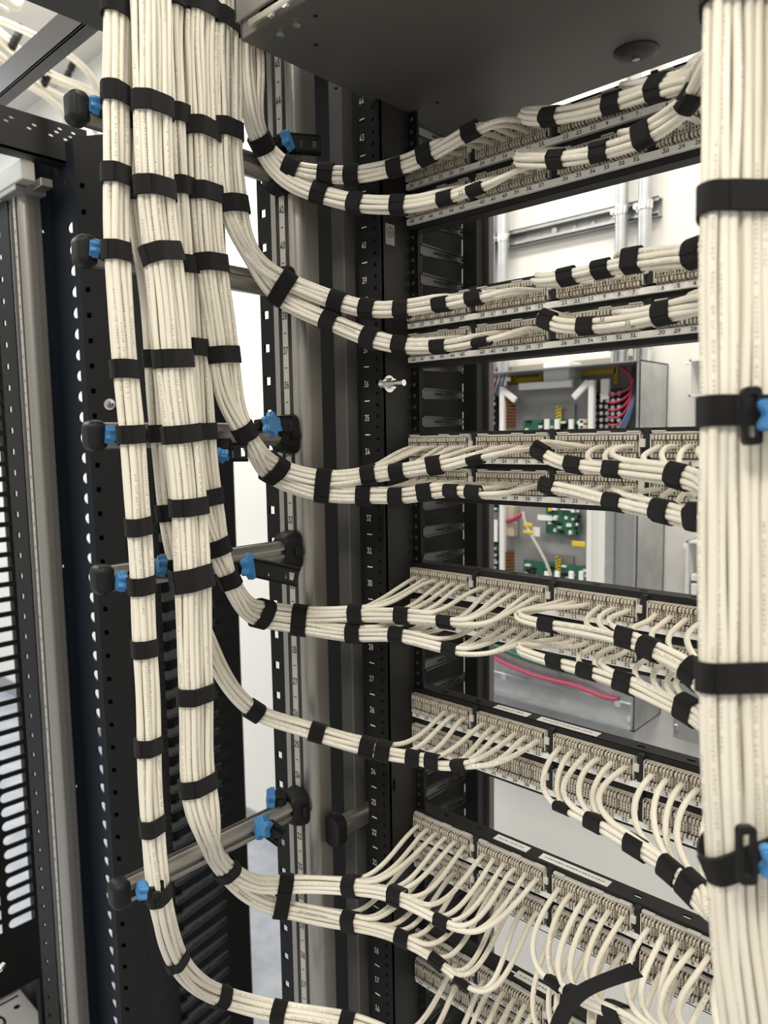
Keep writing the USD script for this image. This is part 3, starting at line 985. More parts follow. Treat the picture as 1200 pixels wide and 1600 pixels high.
for (k, r), lst in ROW_STRAPS_L.items():
    rw = '' if k in (4, 6) else ('upper ' if r == 0 else 'lower ')
    straps_row(('L', k, r), lst, f'on the {rw}cables of the {WT[k]} patch panel')
for (k, r), lst in ROW_STRAPS_R.items():
    rw = '' if k in (4,) else ('upper ' if r == 0 else 'lower ')
    straps_row(('R', k, r), lst, f'on the {rw}cables of the {WT[k]} patch panel')

DESC = {0: 'vertical bundle feeding the top panel', 1: 'vertical bundle feeding the second panel', 2: 'vertical bundle feeding the third panel',
        3: 'vertical bundle feeding the fourth panel', 4: 'narrow vertical bundle behind the thickest one', 5: 'thickest vertical bundle', 6: 'leftmost vertical bundle'}
TRUNK_STRAPS = {0: [(385, 58), (410, 221)], 1: [(353, 40), (355, 203), (362, 320), (441, 452)], 2: [(313, 14), (319, 205), (322, 305), (329, 413), (351, 555), (388, 672), (428, 735), (506, 760)],
                3: [(282, 6), (285, 186), (290, 298), (297, 415), (306, 545), (312, 674), (322, 775), (340, 852), (357, 905), (411, 957), (469, 968)],
                4: [(213, 192), (212, 298), (240, 562), (248, 677), (260, 800)],
                5: [(240, 166), (244, 298), (250, 398), (271, 560), (284, 676), (297, 790), (305, 1083), (311, 1222), (352, 1360), (444, 1400)],
                6: [(180, 10), (181, 145), (180, 275), (180, 392), (194, 578), (202, 677), (216, 822), (222, 915), (227, 1013), (230, 1166), (237, 1290), (246, 1395)]}
for k, lst in TRUNK_STRAPS.items():
    for i, (px, py) in enumerate(lst):
        P0, n = at_path(('L', k, 0), px, py)
        cs = list(BUN['L', k, 0][1])
        if ('L', k, 1) in BUN:
            P1, n1 = at_path(('L', k, 1), px, py)
            P0, n = (P0 + P1) / 2, n + n1
            cs += BUN['L', k, 1][1]
        sk = 0
        if k == 5 and i == 2:
            n = n + 0.35 * np.array([0.73, 0.68, 0])
        strap(cs, P0, n, f'black fabric strap, {ORD[i]} from the top on the {DESC[k]}', lim=60, skew=None)
# the doubled strap that gathers both central bundles at the lower bar
P0, n = at_path(('L', 5, 0), 300, 906)
P1, _ = at_path(('L', 4, 0), 283, 895)
strap(BUN['L', 5, 0][1] + BUN['L', 5, 1][1] + BUN['L', 4, 0][1], (P0 * 2 + P1) / 3, n + 0.16 * np.array([0.73, 0.68, 0]), 'wide doubled black strap gathering the thickest bundle at the lower silver bar', width=25, lim=80, th=2.4)
# near bundle on the right
FC = BUN['R', 5, 0][1] + BUN['R', 5, 1][1] + BUN['R', 4, 0][1]
for i, (px, py) in enumerate([(1152, 6), (1148, 330), (1146, 648), (1146, 1050), (1153, 1315)]):
    P0, n = at_path(('R', 5, 0), px, py)
    P1, n1 = at_path(('R', 4, 0), px, py)
    tl = 0.34 * np.array([0.73, 0.68, 0]) if i == 4 else 0
    strap(FC, (P0 + P1) / 2, n + tl, f'blurred black strap, {ORD[i]} from the top on the near right bundle', lim=70, th=1.6)
# loose strap end across the lowest cables
q = [at(1000, 1514, 'y', -150), at(978, 1521, 'y', -152), at(945, 1533, 'y', -152), at(915, 1546, 'y', -150), at(893, 1564, 'y', -148), at(878, 1588, 'y', -144), at(868, 1620, 'y', -138), at(862, 1650, 'y', -132)]
pp = Path(q)
w2 = 9.0
vt = np.vstack([pp.P + w2 * pp.U + 0.6 * pp.N, pp.P - w2 * pp.U + 0.6 * pp.N])
vb = vt - np.vstack([1.2 * pp.N, 1.2 * pp.N])
n_ = len(pp.P)
i_ = np.arange(n_ - 1)
mm = MB().add(vt, np.c_[i_, i_ + n_, i_ + n_ + 1, i_ + 1]).add(vb, np.c_[i_, i_ + 1, i_ + n_ + 1, i_ + n_])
for s in (0, n_):
    mm.add(np.vstack([vt[s:s + n_], vb[s:s + n_]]), np.c_[i_, i_ + 1, i_ + n_ + 1, i_ + n_] if s else np.c_[i_, i_ + n_, i_ + n_ + 1, i_ + 1])
tag(mm.build('loose_strap', 'strap_fabric'), 'loose black strap end lying diagonally across the cables at lower right', 'strap')


# legends that can be read on the jackets, and marker numbers
def legend(c, px, py, s, height=2.4, mname='grey_ink', sx=1.0, flip=False):
    d = proj(c.P)
    i0 = int(np.argmin(np.hypot(d[:, 0] - px, d[:, 1] - py)))
    m = meshkit.text_mesh(s, height, 0.12)
    v = np.array(m.vertices)
    v[:, 0] *= sx
    v[:, 1] -= height / 2
    if flip:
        v[:, :2] *= -1
        v[:, 0] += v[:, 0].max() - v[:, 0].min()
    P, S = c.P, c.s
    sv = np.clip(S[i0] + v[:, 0], 0, S[-1] - 1)
    T = np.gradient(P, axis=0)
    T /= np.linalg.norm(T, axis=1, keepdims=True)
    Q = np.c_[[np.interp(sv, S, P[:, k]) for k in range(3)]].T
    Tq = np.c_[[np.interp(sv, S, T[:, k]) for k in range(3)]].T
    A = np.cross(Tq, NV)
    A /= np.linalg.norm(A, axis=1, keepdims=True)
    B = np.cross(A, Tq)
    th = -v[:, 1] / c.r
    rad = c.r + 0.03 + v[:, 2]
    X = Q + rad[:, None] * (np.cos(th)[:, None] * B + np.sin(th)[:, None] * A)
    base = str(c.prim.GetPath())
    name = 'printed_legend' if mname == 'grey_ink' else 'marker_number'
    usdkit.mesh(stage, numbered(base + '/' + name), (W(X), np.array(m.faces)), M[mname])


def nearest_cable(key, px, py):
    best = None
    for c in BUN[key][1]:
        d = proj(c.P)
        e = np.hypot(d[:, 0] - px, d[:, 1] - py)
        i = int(np.argmin(e))
        depth = np.linalg.norm(c.P[i] - CAM)
        sc = e[i] + 0.15 * depth
        if best is None or sc < best[0]:
            best = (sc, c)
    return best[1]


for key, px, py, s, h, ink, fl in [
        (('R', 3, 1), 1030, 1084, 'PRECONDITI', 2.3, 'grey_ink', True), (('R', 3, 1), 1060, 1078, '0544 FEET', 2.3, 'grey_ink', True),
        (('L', 5, 1), 372, 1388, 'PLENUM CAT 6A', 2.6, 'grey_ink', False), (('L', 5, 1), 470, 1424, 'FEET PRECONDITIONED', 2.8, 'grey_ink', False),
        (('L', 1, 1), 525, 506, 'FEET PRECONDITI', 2.3, 'grey_ink', False), (('L', 5, 0), 296, 840, 'FEET PRECONDITI', 2.6, 'grey_ink', False),
        (('L', 3, 0), 480, 958, '0541 FEET', 2.3, 'grey_ink', False),
        (('R', 1, 1), 950, 500, '36', 4.2, 'black_ink', True), (('R', 1, 1), 985, 505, '35', 4.2, 'black_ink', True), (('R', 1, 1), 998, 514, '34', 3.6, 'black_ink', True),
        (('L', 0, 1), 733, 292, '33', 4.0, 'black_ink', False), (('L', 0, 1), 716, 303, '22', 4.0, 'black_ink', False)]:
    legend(nearest_cable(key, px, py), px, py, s, h, ink, 0.9, fl)

# ------------------------------------------------------------------ silver bars that carry the bundles
def rounded(w, h, r):
    return sbox(-w / 2 + r, -h / 2 + r, w / 2 - r, h / 2 - r).buffer(r, quad_segs=5)


def make_bar(label, z, y0=-398, y1=-136, clamp=True):
    t = thing('cable_bar', label, 'cable bar', (-110, 0, z))
    prof = rounded(24, 29, 11).difference(sbox(8, -3.2, 13, 3.2)).difference(sbox(-3, 11.5, 3, 15))
    m = MB().prism(prof, 'z', y0, y1)
    v, f = m.merged()
    MB().add(np.c_[v[:, 0], v[:, 2], v[:, 1]], f[:, ::-1]).build('bar', 'aluminium', t, smooth=35)
    c = MB()
    for sc, ya, yb in ((1.0, y0 - 8, y0 + 8),):
        sph = [trimesh.creation.icosphere(2, 9).apply_translation((x, y, zz)) for x in (-4.5, 4.5) for y in (y0 - 1, y0 + 3) for zz in (-7.5, 7.5)]
        c.tm(trimesh.convex.convex_hull(np.vstack([s.vertices for s in sph])))
    c.box(10, y0 + 5, -4, 13, y0 + 20, 4, 0.6)
    c.build('end_cap', 'black_plastic', t, smooth=40)
    if clamp:
        k = MB()
        ring = []
        for y, w, h in ((y1 - 18, 26, 34), (y1 - 12, 34, 44), (y1 - 2, 38, 50), (y1 + 5, 38, 52)):
            p = np.array(rounded(w, h, w * 0.32).exterior.coords)
            ring.append(np.c_[p[:, 0], 0 * p[:, 0] + y, p[:, 1]])
        k.tm(trimesh.convex.convex_hull(np.vstack(ring)))
        k.box(18, y1 - 8, -7, 25, y1 + 3, 7, 1.5)
        k.build('clamp', 'black_plastic', t, smooth=35)
    return t


ZBAR = [10.0, -130.0, -318.5, -472.0, -829.5]
WB = ['topmost silver cable bar with black end cap, by the leftmost bundle', 'second silver cable bar from the top, passing behind the bundles', 'third silver cable bar from the top, clamped beside a blue knob',
      'fourth silver cable bar from the top, behind the doubled strap', 'lowest silver cable bar, running free from its black end cap to the upright']
bars = [make_bar(WB[i], z) for i, z in enumerate(ZBAR)]
t = thing('cable_bar', 'short silver bar stub with black collar seen beyond the lower upright', 'cable bar', tuple(at(545, 1285, 'y', -75)))
mm = MB().prism(rounded(24, 29, 11), 'z', -18, 40)
v, f = mm.merged()
MB().add(np.c_[v[:, 0], v[:, 2], v[:, 1]], f[:, ::-1]).build('bar', 'aluminium', t, smooth=35)
mm = MB().prism(rounded(30, 42, 12), 'z', -34, -18)
v, f = mm.merged()
MB().add(np.c_[v[:, 0], v[:, 2], v[:, 1]], f[:, ::-1]).build('end_cap', 'black_plastic', t, smooth=35)


# blue knobs with their black brackets
def knob(m, r=13.0, n=6, d=9.0):
    a = np.linspace(0, 2 * math.pi, 72, endpoint=False)
    rr = r * (1 + 0.16 * np.cos(n * a))
    p = Polygon(np.c_[rr * np.cos(a), rr * np.sin(a)])
    m.prism(p, 'z', 0, d * 0.7).prism(p.buffer(-1.2), 'z', d * 0.7, d)
    return m


def orient(zdir, xdir=(0, 0, 1)):
    z = np.asarray(zdir, float)
    z /= np.linalg.norm(z)
    x = np.asarray(xdir, float)
    x = x - (x @ z) * z
    x /= np.linalg.norm(x)
    return np.c_[x, np.cross(z, x), z]


def make_clip(label, pos, face, arm=None, r=13.0, hook=True):
    """A lobed blue knob on a black bracket; arm: (direction, length) of a slotted black arm."""
    t = thing('knob_clip', label, 'strap clip', tuple(pos), 'blue knob strap clips')
    R = orient(face)
    k = knob(MB(), r)
    k.move(R)
    k.build('knob', 'blue_plastic', t, smooth=30)
    b = MB()
    if hook:
        b.box(-8, -11, -16, 8, 11, 0, 1.5)
        b.box(-4, -15, -12, 4, 15, -4, 1)
        b.move(R)
    if arm:
        d, L = np.asarray(arm[0], float), arm[1]
        d /= np.linalg.norm(d)
        y = np.cross(d, (0, 0, 1.0))
        y /= np.linalg.norm(y)
        zz = np.cross(y, d)
        face_ = sbox(4, -11, L, 11).difference(unary_union([sbox(L * 0.42, -6, L * 0.46, 6), sbox(L * 0.75, -5, L * 0.92, 5)]))
        v, f = MB().prism(face_, 'z', -2, 2).box(4, -11, -8, L, -8, 2).box(4, 8, -8, L, 11, 2).merged()
        b.add(v[:, :1] * d + v[:, 1:2] * zz + v[:, 2:] * y, f)
    b.build('bracket', 'black_plastic', t)
    return t


VIEW = np.array([0.68, -0.73, 0.1])
XD = np.array([1.0, 0, 0])
make_clip('blue knob clip with black arm beside the bend feeding the top panel', at(446, 222, 'c', 902), (0.9, 0.35, 0.3), ((0.55, 0.6, -0.05), 44), 12)
make_clip('blue knob clip on the third bar beside the third-panel bend', at(421, 664, 'c', 905), (0.95, 0.2, 0.1), ((0.3, 0.9, 0), 30), 14)
make_clip('blue knob clip under the third bar, left of the third-panel bend', at(346, 707, 'c', 860), (0.3, -0.4, -0.8), ((0.6, 0.6, 0), 30), 10)
make_clip('blue knob clip with long slotted black arm beside the fourth-panel bend', at(387, 885, 'c', 880), (0.9, 0.3, 0.1), ((0.72, 0.6, -0.22), 62), 14)
make_clip('blue knob on the clamp at the end of the lowest bar', at(428, 1248, 'c', 1000), (-0.5, -0.8, 0.1), None, 14)
make_clip('blue knob clip with black buckle hanging on the lowest bar', at(412, 1292, 'c', 955), (0.1, -0.9, 0.4), ((0.7, 0.25, -0.35), 28), 14)
make_clip('blue knob clip behind the leftmost bundle on the topmost bar', at(155, 166, 'c', 742), (-0.2, -0.95, 0.1), ((0.75, 0.65, -0.05), 22), 8)
make_clip('blue knob clip behind the leftmost bundle on the second bar', at(154, 390, 'c', 752), (-0.2, -0.95, 0.1), ((0.75, 0.65, -0.05), 22), 8)
make_clip('blue knob clip behind the leftmost bundle on the third bar', at(178, 680, 'c', 775), (-0.2, -0.95, 0.1), ((0.75, 0.65, 0), 20), 9)
make_clip('blue knob clip left of the leftmost bundle on the fourth bar', at(196, 908, 'c', 788), (-0.2, -0.95, 0.1), ((0.75, 0.65, 0), 20), 10)
make_clip('blue knob clip between the leftmost and thickest bundles on the fourth bar', at(258, 884, 'c', 825), (-0.3, -0.95, 0.1), ((0.75, 0.65, 0), 20), 11)
make_clip('blue knob clip beside the leftmost bundle on the lowest bar', at(228, 1390, 'c', 812), (-0.3, -0.9, 0.2), ((0.75, 0.65, 0), 20), 10)
make_clip('blurred blue knob beside the near right bundle at mid height', at(1222, 648, 'c', 424), (0.45, -0.89, 0.0), ((0.74, 0.66, 0), 24), 13, False)
make_clip('blurred blue knob beside the near right bundle low in the picture', at(1224, 1344, 'c', 430), (0.45, -0.89, 0.0), ((0.74, 0.66, 0.1), 26), 13, False)
# black loop buckles of those two clips
for (px, py), w in (((1174, 650), 'mid height'), ((1166, 1335), 'low down')):
    q = at(px, py, 'c', 430)
    R = orient(VIEW)
    b = MB().prism(rounded(11, 34, 3).difference(rounded(5.5, 25, 1.5)), 'z', -2.5, 2.5).move(R[:, [1, 0, 2]] * np.array([1, 1, 1]), q)
    tag(b.build('loop_buckle', 'black_plastic'), f'black plastic loop buckle on the near right bundle, {w}', 'buckle')

# ------------------------------------------------------------------ the neighbouring racks on the left
nb = thing('neighbour_rack', 'empty black neighbouring rack with finger manager behind the left bundles', 'rack', (0, 0, 0))


def plan(px, c, py=800):
    return at(px, py, 'c', c)[:2]


ZT2 = 205.0
S = [plan(84, 1385), plan(108, 1415), plan(146, 1350), plan(196, 1338), plan(246, 1500)]
add_slab(MB(), S[0], S[1], ZB, ZT2, 3, [Point(14, c).buffer(3) for c in (60, -560, -1000)]).build('side_sheet', 'blue_black_metal', nb)
L12 = np.linalg.norm(S[2] - S[1])
dh = []
for c in np.arange(-1700, 60, 37.4):
    dd = Point(L12 * 0.80, c).buffer(9.5, quad_segs=6).intersection(sbox(0, c - 12, L12 * 0.80, c + 12))
    dh.append(affinity.scale(dd, 2.0, 1.05, origin=(L12 * 0.8, c)))
add_slab(MB(), S[1], S[2], ZB, ZT2, 3, dh).build('half_round_hole_strip', 'blue_black_metal', nb)
L23 = np.linalg.norm(S[3] - S[2])
add_slab(MB(), S[2], S[3], ZB, ZT2, 3, [sbox(L23 * 0.2 - 4, c - 4.5, L23 * 0.2 + 5, c + 4.5) for c in np.arange(-1700, 150, U)]).build('unit_rail', 'black_metal', nb)
add_slab(MB(), S[3], S[4], ZB, ZT2, 3, [Point(np.linalg.norm(S[4] - S[3]) - 12, c).buffer(3.0, quad_segs=3) for c in np.arange(-1700, 150, U / 3)]).build('column', 'black_metal', nb)
bk = MB()
add_slab(bk, S[1] + (-22, 26), S[2] + (6, 26), ZB, ZT2, 3, [sbox(0, -1790, 400, 90)])
bk.build('rear_lip', 'black_metal', nb)
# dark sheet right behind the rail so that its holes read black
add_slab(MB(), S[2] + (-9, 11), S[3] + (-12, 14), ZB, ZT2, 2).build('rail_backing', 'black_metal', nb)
F0, F1 = plan(246, 1545), plan(327, 1665)
for c in np.arange(-1720, 130, 42.6):
    finger(MB(), F0, F1, c, 17, 11).build('cable_finger', 'finger_plastic', nb)
add_slab(MB(), F0 + (-4, 0), F0 + (2, 16), ZB, ZT2, 3).build('manager_edge', 'black_metal', nb)
add_slab(MB(), plan(225, 1760), plan(350, 1840), ZB, ZT2, 4).build('manager_back', 'blue_black_metal', nb)
P0_, P1_ = plan(326, 1672), plan(366, 1640)
add_slab(MB(), P0_, P1_, ZB, ZT2, 4, [Point(14, -620).buffer(3)]).build('front_post', 'black_metal', nb)
# top beam with oval holes, running into the rack
xb = -690.0
pt = [at(-70, 138, 'x', xb), at(0, 163, 'x', xb), at(168, 218, 'x', xb)]
yb0, yb1 = at(-90, 200, 'x', xb)[1], -98.0
zb0, zb1 = at(0, 228, 'x', xb)[2], at(0, 163, 'x', xb)[2]
beam = sbox(yb0, zb0, yb1, zb1)
ov = []
for px, py in ((18, 183), (10, 188), (54, 195), (46, 200), (94, 201), (89, 206), (80, 211), (115, 208), (111, 214), (103, 218), (137, 215)):
    q = at(px, py, 'x', xb)
    ov.append(affinity.rotate(affinity.scale(Point(q[1], q[2]).buffer(3.0, quad_segs=4), 1.5, 0.75), 0))
MB().prism(beam.difference(unary_union(ov)), 'x', xb - 3, xb).prism(sbox(yb0, zb0, yb1, zb0 + 4), 'x', xb - 34, xb).build('top_beam', 'dark_metal', nb)
gus = Polygon([(-98, zb1), (-98, zb0), (-128, zb0), (-143, zb0 - 32), (-132, zb0 - 62), (-98, zb0 - 62)])
MB().prism(gus, 'x', xb - 6, xb - 3).build('corner_gusset', 'dark_metal', nb)
sn = thing('wing_nut', 'small zinc nut with washer on the neighbouring rack panel by the leftmost bundle', 'nut', tuple(at(172, 632, 'c', 1322)))
R = orient(VIEW)
MB().cyl((0, 0, 0), (0, 0, 2.0), 10, 20).move(R).build('washer', 'zinc', sn, smooth=30)
MB().cyl((0, 0, 2.5), (0, 0, 9), 7, 6).cyl((0, 0, 9), (0, 0, 15), 4, 10).move(R).build('nut', 'grey_metal', sn)
# silver crossbar on the far-left upright
cb = thing('silver_crossbar', 'silver aluminium crossbar on top of the far-left upright', 'crossbar', (0, 0, 0))
qa, qb = at(40, 272, 'y', -190), at(92, 262, 'y', -190)
zc_ = (qa[2] + qb[2]) / 2 + 3
MB().box(-1500, -215, zc_ - 16, -700, -190, zc_ + 18, 2).build('beam', 'strip_metal', cb)
MB().box(-1500, -186, zc_ - 22, -690, -165, zc_ - 8, 1).build('beam', 'aluminium', cb)
MB().box(-812, -214, zc_ - 26, -730, -160, zc_ - 16, 1.5).build('corner_plate', 'grey_metal', cb)
# grey tray rail and overhead trough
tr = thing('tray_rail', 'dark grey steel tray rail crossing the upper left corner under the ceiling', 'tray rail', (0, 0, 0))
za, zb_ = at(60, 45, 'y', -190)[2], at(60, 92, 'y', -190)[2]
MB().box(-1500, -192, zb_ - 8, -440, -188, za - 6, 0.5).box(-1500, -192, zb_ - 8, -440, -168, zb_ - 4).build('rail', 'chassis_metal', tr)
e0 = at(42, 0, 'z', 262)
tg = thing('overhead_trough', 'wide dark overhead cable trough above the left bundles', 'cable trough', (0, 0, 0))
MB().box(e0[0] - 2, -520, 262, -132, 300, 266, 0.5).box(e0[0] - 2, -520, 266, e0[0] + 2, 300, 330).build('trough_floor', 'chassis_metal', tg)
# the rack beyond: a slotted panel and its foot
fr = thing('far_rack', 'black slotted rack panel at the left edge, bright floor showing through its slots', 'rack', (0, 0, 0))
A_, B_ = at(-90, 800, 'x', -1230)[:2], at(23, 800, 'x', -1230)[:2]
Lc = np.linalg.norm(B_ - A_)
sl = []
i = 0
for c in np.arange(-1523, 140, 36.5):
    h = 12.0
    sl.append(sbox(Lc * 0.50 + h, c - h, Lc * 0.97, c + h).union(Point(Lc * 0.50 + h, c).buffer(h, quad_segs=6)))
    sl.append(sbox(Lc * 0.02, c - h, Lc * 0.40, c + h))
add_slab(MB(), A_, B_, -1700, 150, 3, sl).build('slotted_panel', 'black_metal', fr)
MB().box(B_[0] - 30, B_[1] - 14, ZB, B_[0] - 4, B_[1], 150, 1).build('panel_post', 'black_metal', fr)
H0, H1 = plan(18, 1455), plan(42, 1400)
Lh = np.linalg.norm(H1 - H0)
add_slab(MB(), H0, H1, ZB, 120, 3, [sbox(Lh * 0.36 - 6.5, c - 5, Lh * 0.36 + 6.5, c + 5) for c in np.arange(-1640, 90, 40.6)]).build('square_hole_strip', 'black_metal', nb)
pb = thing('base_tray', 'dark brown steel tray with punched slots on the floor at lower left', 'tray', tuple(at(30, 1545, 'z', -1846)))
pl = affinity.scale(sbox(0, -320, 320, 0), 1.4, 1.4, origin=(0, 0))
holes = [affinity.scale(Point(60, -60).buffer(14), 1.5, 0.8).difference(affinity.scale(Point(60, -60).buffer(8), 1.5, 0.8)), sbox(14, -70, 20, -8), Point(46, -22).buffer(6), Point(80, -120).buffer(8), Point(30, -110).buffer(7), affinity.scale(Point(70, -160).buffer(13), 1.5, 0.8)]
holes = [affinity.scale(h, 1.4, 1.4, origin=(0, 0)) for h in holes]
MB().prism(pl.difference(unary_union(holes)), 'z', -3, 0).build('punched_plate', 'brown_metal', pb)
MB().box(-4, -448, -50, 0, 0, 11).box(-84, 22, -50, 448, 26, 56).box(-84, 0, -50, 448, 26, -42).build('edge_plate', 'dark_metal', pb)
MB().box(0, -448, -50, 448, 0, -8).build('lower_sheet', 'black_metal', pb)
tag(MB().cyl(at(5, 1508, 'c', 1420), at(5, 1508, 'c', 1420) + 14 * VIEW, 6, 6).cyl(at(5, 1508, 'c', 1420) + 10 * VIEW, at(5, 1508, 'c', 1420) + 26 * VIEW, 3.5, 10).build('bolt', 'zinc'), 'small zinc bolt at the lower left edge above the steel tray', 'bolt')

# cables along the ceiling, far upper left
k = 0
for b, (seq, nn) in enumerate([([(-60, 20), (20, 82), (85, 128), (140, 152), (152, 190)], 6), ([(-60, 45), (10, 100), (70, 142), (120, 170), (150, 215)], 5),
                               ([(-60, 72), (0, 118), (62, 148), (96, 180), (104, 210), (118, 240)], 4), ([(-40, 20), (60, 62), (118, 98), (146, 132), (156, 170)], 3),
                               ([(-60, -40), (0, 8), (20, 14), (30, -10)], 3)]):
    base = [at(px, py, 'c', (2350, 2650, 2900, 3100, 3230, 3300)[i] - (1100 if b == 4 else 0)) for i, (px, py) in enumerate(seq)]
    base = [np.minimum(q, [9e9, YW - 30, ZC - 25]) for q in base]
    pth = Path(base)
    for j in range(nn):
        off_ = np.array([16 * (j % 3), 4 * (j % 2), 12 * (j // 3)]) + nrg.normal(0, 2, 3)
        c = make_cable(pth.P[::6] + off_, f'distant cream cable in the {ORD[b]} loose bundle under the ceiling, far upper left', 'cables under the ceiling', nseg=6, r=5.2)
        k += 1
for i, (px, py, w) in enumerate([(30, 50, 46), (22, 66, 34), (84, 90, 40), (74, 100, 36), (66, 108, 36), (114, 100, 44), (104, 122, 44), (72, 124, 30)]):
    q = at(px, py, 'c', 2480 + 5.0 * px)
    q = np.minimum(q, [9e9, YW - 60, ZC - 60])
    dirn = at(px + 8, py - 18, 'c', 2480 + 5 * px) - at(px, py, 'c', 2480 + 5 * px)
    mm = MB().obox(q - dirn * 0.6, q + dirn * 0.6, -VIEW, 22, 26, 5)
    tag(mm.build('cable_strap', 'strap_fabric'), f'small black strap, {ORD[i]} of those on the cables under the ceiling', 'strap', 'straps under the ceiling')

# ------------------------------------------------------------------ back wall: conduits, channel, control cabinet, boxes
def wq(px, py, y):
    return at(px, py, 'y', y)


def wall_rect(mb, px0, py0, px1, py1, y0, y1, c=0):
    """A box whose front (plane y0) covers a patch of the photograph; it reaches back to y1."""
    mx, my = (px0 + px1) / 2, (py0 + py1) / 2
    xa, xb = wq(px0, my, y0)[0], wq(px1, my, y0)[0]
    za, zb = wq(mx, py1, y0)[2], wq(mx, py0, y0)[2]
    return mb.box(xa, y0, za, xb, y1, zb, c)


for i, (px, y_top, z0, w) in enumerate([(970, 0, -120, 'left of the pair behind the top panels'), (1006, 0, -120, 'right of the pair behind the top panels'), (768, 0, -170, 'leftmost, beside the black rack post'), (787, 0, -170, 'second from the rack post')]):
    q = wq(px, 430, YW - 42)
    c = thing('wall_conduit', f'galvanised steel conduit on the white wall, {w}', 'conduit', (q[0], YW - 42, 0))
    MB().cyl((0, 0, z0), (0, 0, ZC), 15, 20).build('tube', 'galvanised', c, smooth=30)
    zc = 187
    MB().tube([(0, 0, zc - 9), (0, 0, zc + 9)], 17.2, 20).box(-25, 8, zc - 9, -14, 20, zc + 9, 1).build('strap_clamp', 'zinc', c, smooth=30)
    MB().cyl((-19, 6, zc), (-19, -12, zc), 3.5, 8).cyl((-19, -4, zc), (-19, -8, zc), 6.5, 6).build('clamp_screw', 'zinc', c)
    m = MB().cyl((0, 0, z0 - 40), (0, 0, z0 + 8), 21, 18).cyl((0, 0, z0 - 12), (0, 0, z0 - 2), 25, 6)
    m.build('connector', 'zinc', c, smooth=30)
sc = thing('strut_channel', 'slotted galvanised strut channel fixed across the white wall', 'strut channel', (0, YW, 187))
poly = sbox(-640, -20.5, -62, 20.5)
sl = [sbox(x, -7, x + 28, 7).buffer(0).union(Point(x, 0).buffer(7)).union(Point(x + 28, 0).buffer(7)) for x in np.arange(-620, -80, 50.0)]
MB().prism(poly.difference(unary_union(sl)), 'y', -4, -1).build('web', 'galvanised', sc)
MB().box(-640, -25, 17.5, -62, -1, 20.5).box(-640, -25, -20.5, -62, -1, -17.5).box(-640, -25, 11, -62, -23, 20.5).box(-640, -25, -20.5, -62, -23, -11).build('flange', 'galvanised', sc)
q = wq(868, 362, YW - 5)
MB().cyl((q[0], -4, 0), (q[0], -12, 0), 8, 6).build('bolt', 'zinc', sc)

# control cabinet
YF_ = 800.0
cbx0, cbx1 = -640.0, wq(996, 860, YF_)[0]
zt_, zbm = wq(1000, 562, YF_)[2], wq(1012, 1150, YF_)[2]
cab = thing('control_cabinet', 'open grey steel control cabinet on the wall, full of circuit boards and red wires', 'cabinet', (0, 0, 0))
MB().box(cbx0, YW - 6, zbm, cbx1, YW - 1, zt_).build('back_sheet', 'cabinet_grey', cab)
MB().box(cbx0, YF_, zt_ - 3, cbx1, YW - 1, zt_).box(cbx0, YF_, zbm, cbx1, YW - 1, zbm + 3).box(cbx0, YF_, zbm, cbx0 + 3, YW - 1, zt_).build('casing', 'galvanised', cab)
m = wall_rect(MB(), 990, 566, 996, 1150, YF_, YF_ + 4)
m.box(cbx1 - 3, YF_, zbm, cbx1, YW - 1, zt_)
m.build('side_flange', 'galvanised', cab)
m = MB()
wall_rect(m, 958, 785, 990, 1010, YF_ + 44, YF_ + 48)
m.build('inner_side_sheet', 'cabinet_grey', cab)
wall_rect(MB(), 944, 785, 958, 1010, YF_ + 36, YF_ + 48, 1).build('side_channel', 'galvanised', cab)
wall_rect(MB(), 762, 566, 986, 612, 925, 944).build('upper_sheet', 'cabinet_tan', cab)
wall_rect(MB(), 776, 598, 930, 940, 880, 890).build('mounting_sheet', 'cabinet_grey', cab)
wall_rect(MB(), 848, 566, 889, 602, 860, 925, 3).build('transformer_box', 'white_paint', cab)
wall_rect(MB(), 810, 596, 893, 607, 850, 862, 1).build('handle_bar', 'white_paint', cab)
for (a0, b0, a1, b1) in ((780, 604, 787, 940), (917, 594, 925, 940)):
    p = wall_rect(MB(), a0, b0, a1, b1, 832, 845, 1).build('frame_post', 'white_paint', cab)
for (pa, pb_) in (((783, 607), (806, 626)), ((920, 596), (896, 622))):
    A, B = wq(*pa, 835), wq(*pb_, 835)
    MB().obox(A, B, (0, 1, 0), 16, 8, 2).build('stay_arm', 'white_paint', cab)
wall_rect(MB(), 938, 592, 951, 624, 850, 860, 1).build('cover_plate', 'white_paint', cab)
wall_rect(MB(), 918, 786, 945, 920, 838, 842).build('perforated_strip', 'white_paint', cab)
for px, py, a1, b1, s in ((794, 579, 847, 598, 'NOT'), (889, 569, 962, 586, 'NO TOUCH')):
    y = wall_rect(MB(), px, py, a1, b1, 921, 924).build('yellow_label', 'yellow_tape', cab)
    m = MB()
    q0, q1 = wq(px + 14, (py + b1) / 2, 920.8), wq(a1 - 4, (py + b1) / 2 - 1, 920.8)
    x = q0[0]
    while x < q1[0]:
        w = rng.uniform(3, 9)
        m.box(x, 920.6, q0[2] - 4, x + w, 920.9, q0[2] + 3)
        x += w + rng.uniform(2, 4)
    m.build('faint_print', 'black_ink', y)
wall_rect(MB(), 794, 586, 799, 606, 921, 924).build('yellow_edge', 'yellow_tape', cab)
wall_rect(MB(), 959, 572, 965, 600, 921, 924).build('yellow_edge', 'yellow_tape', cab)


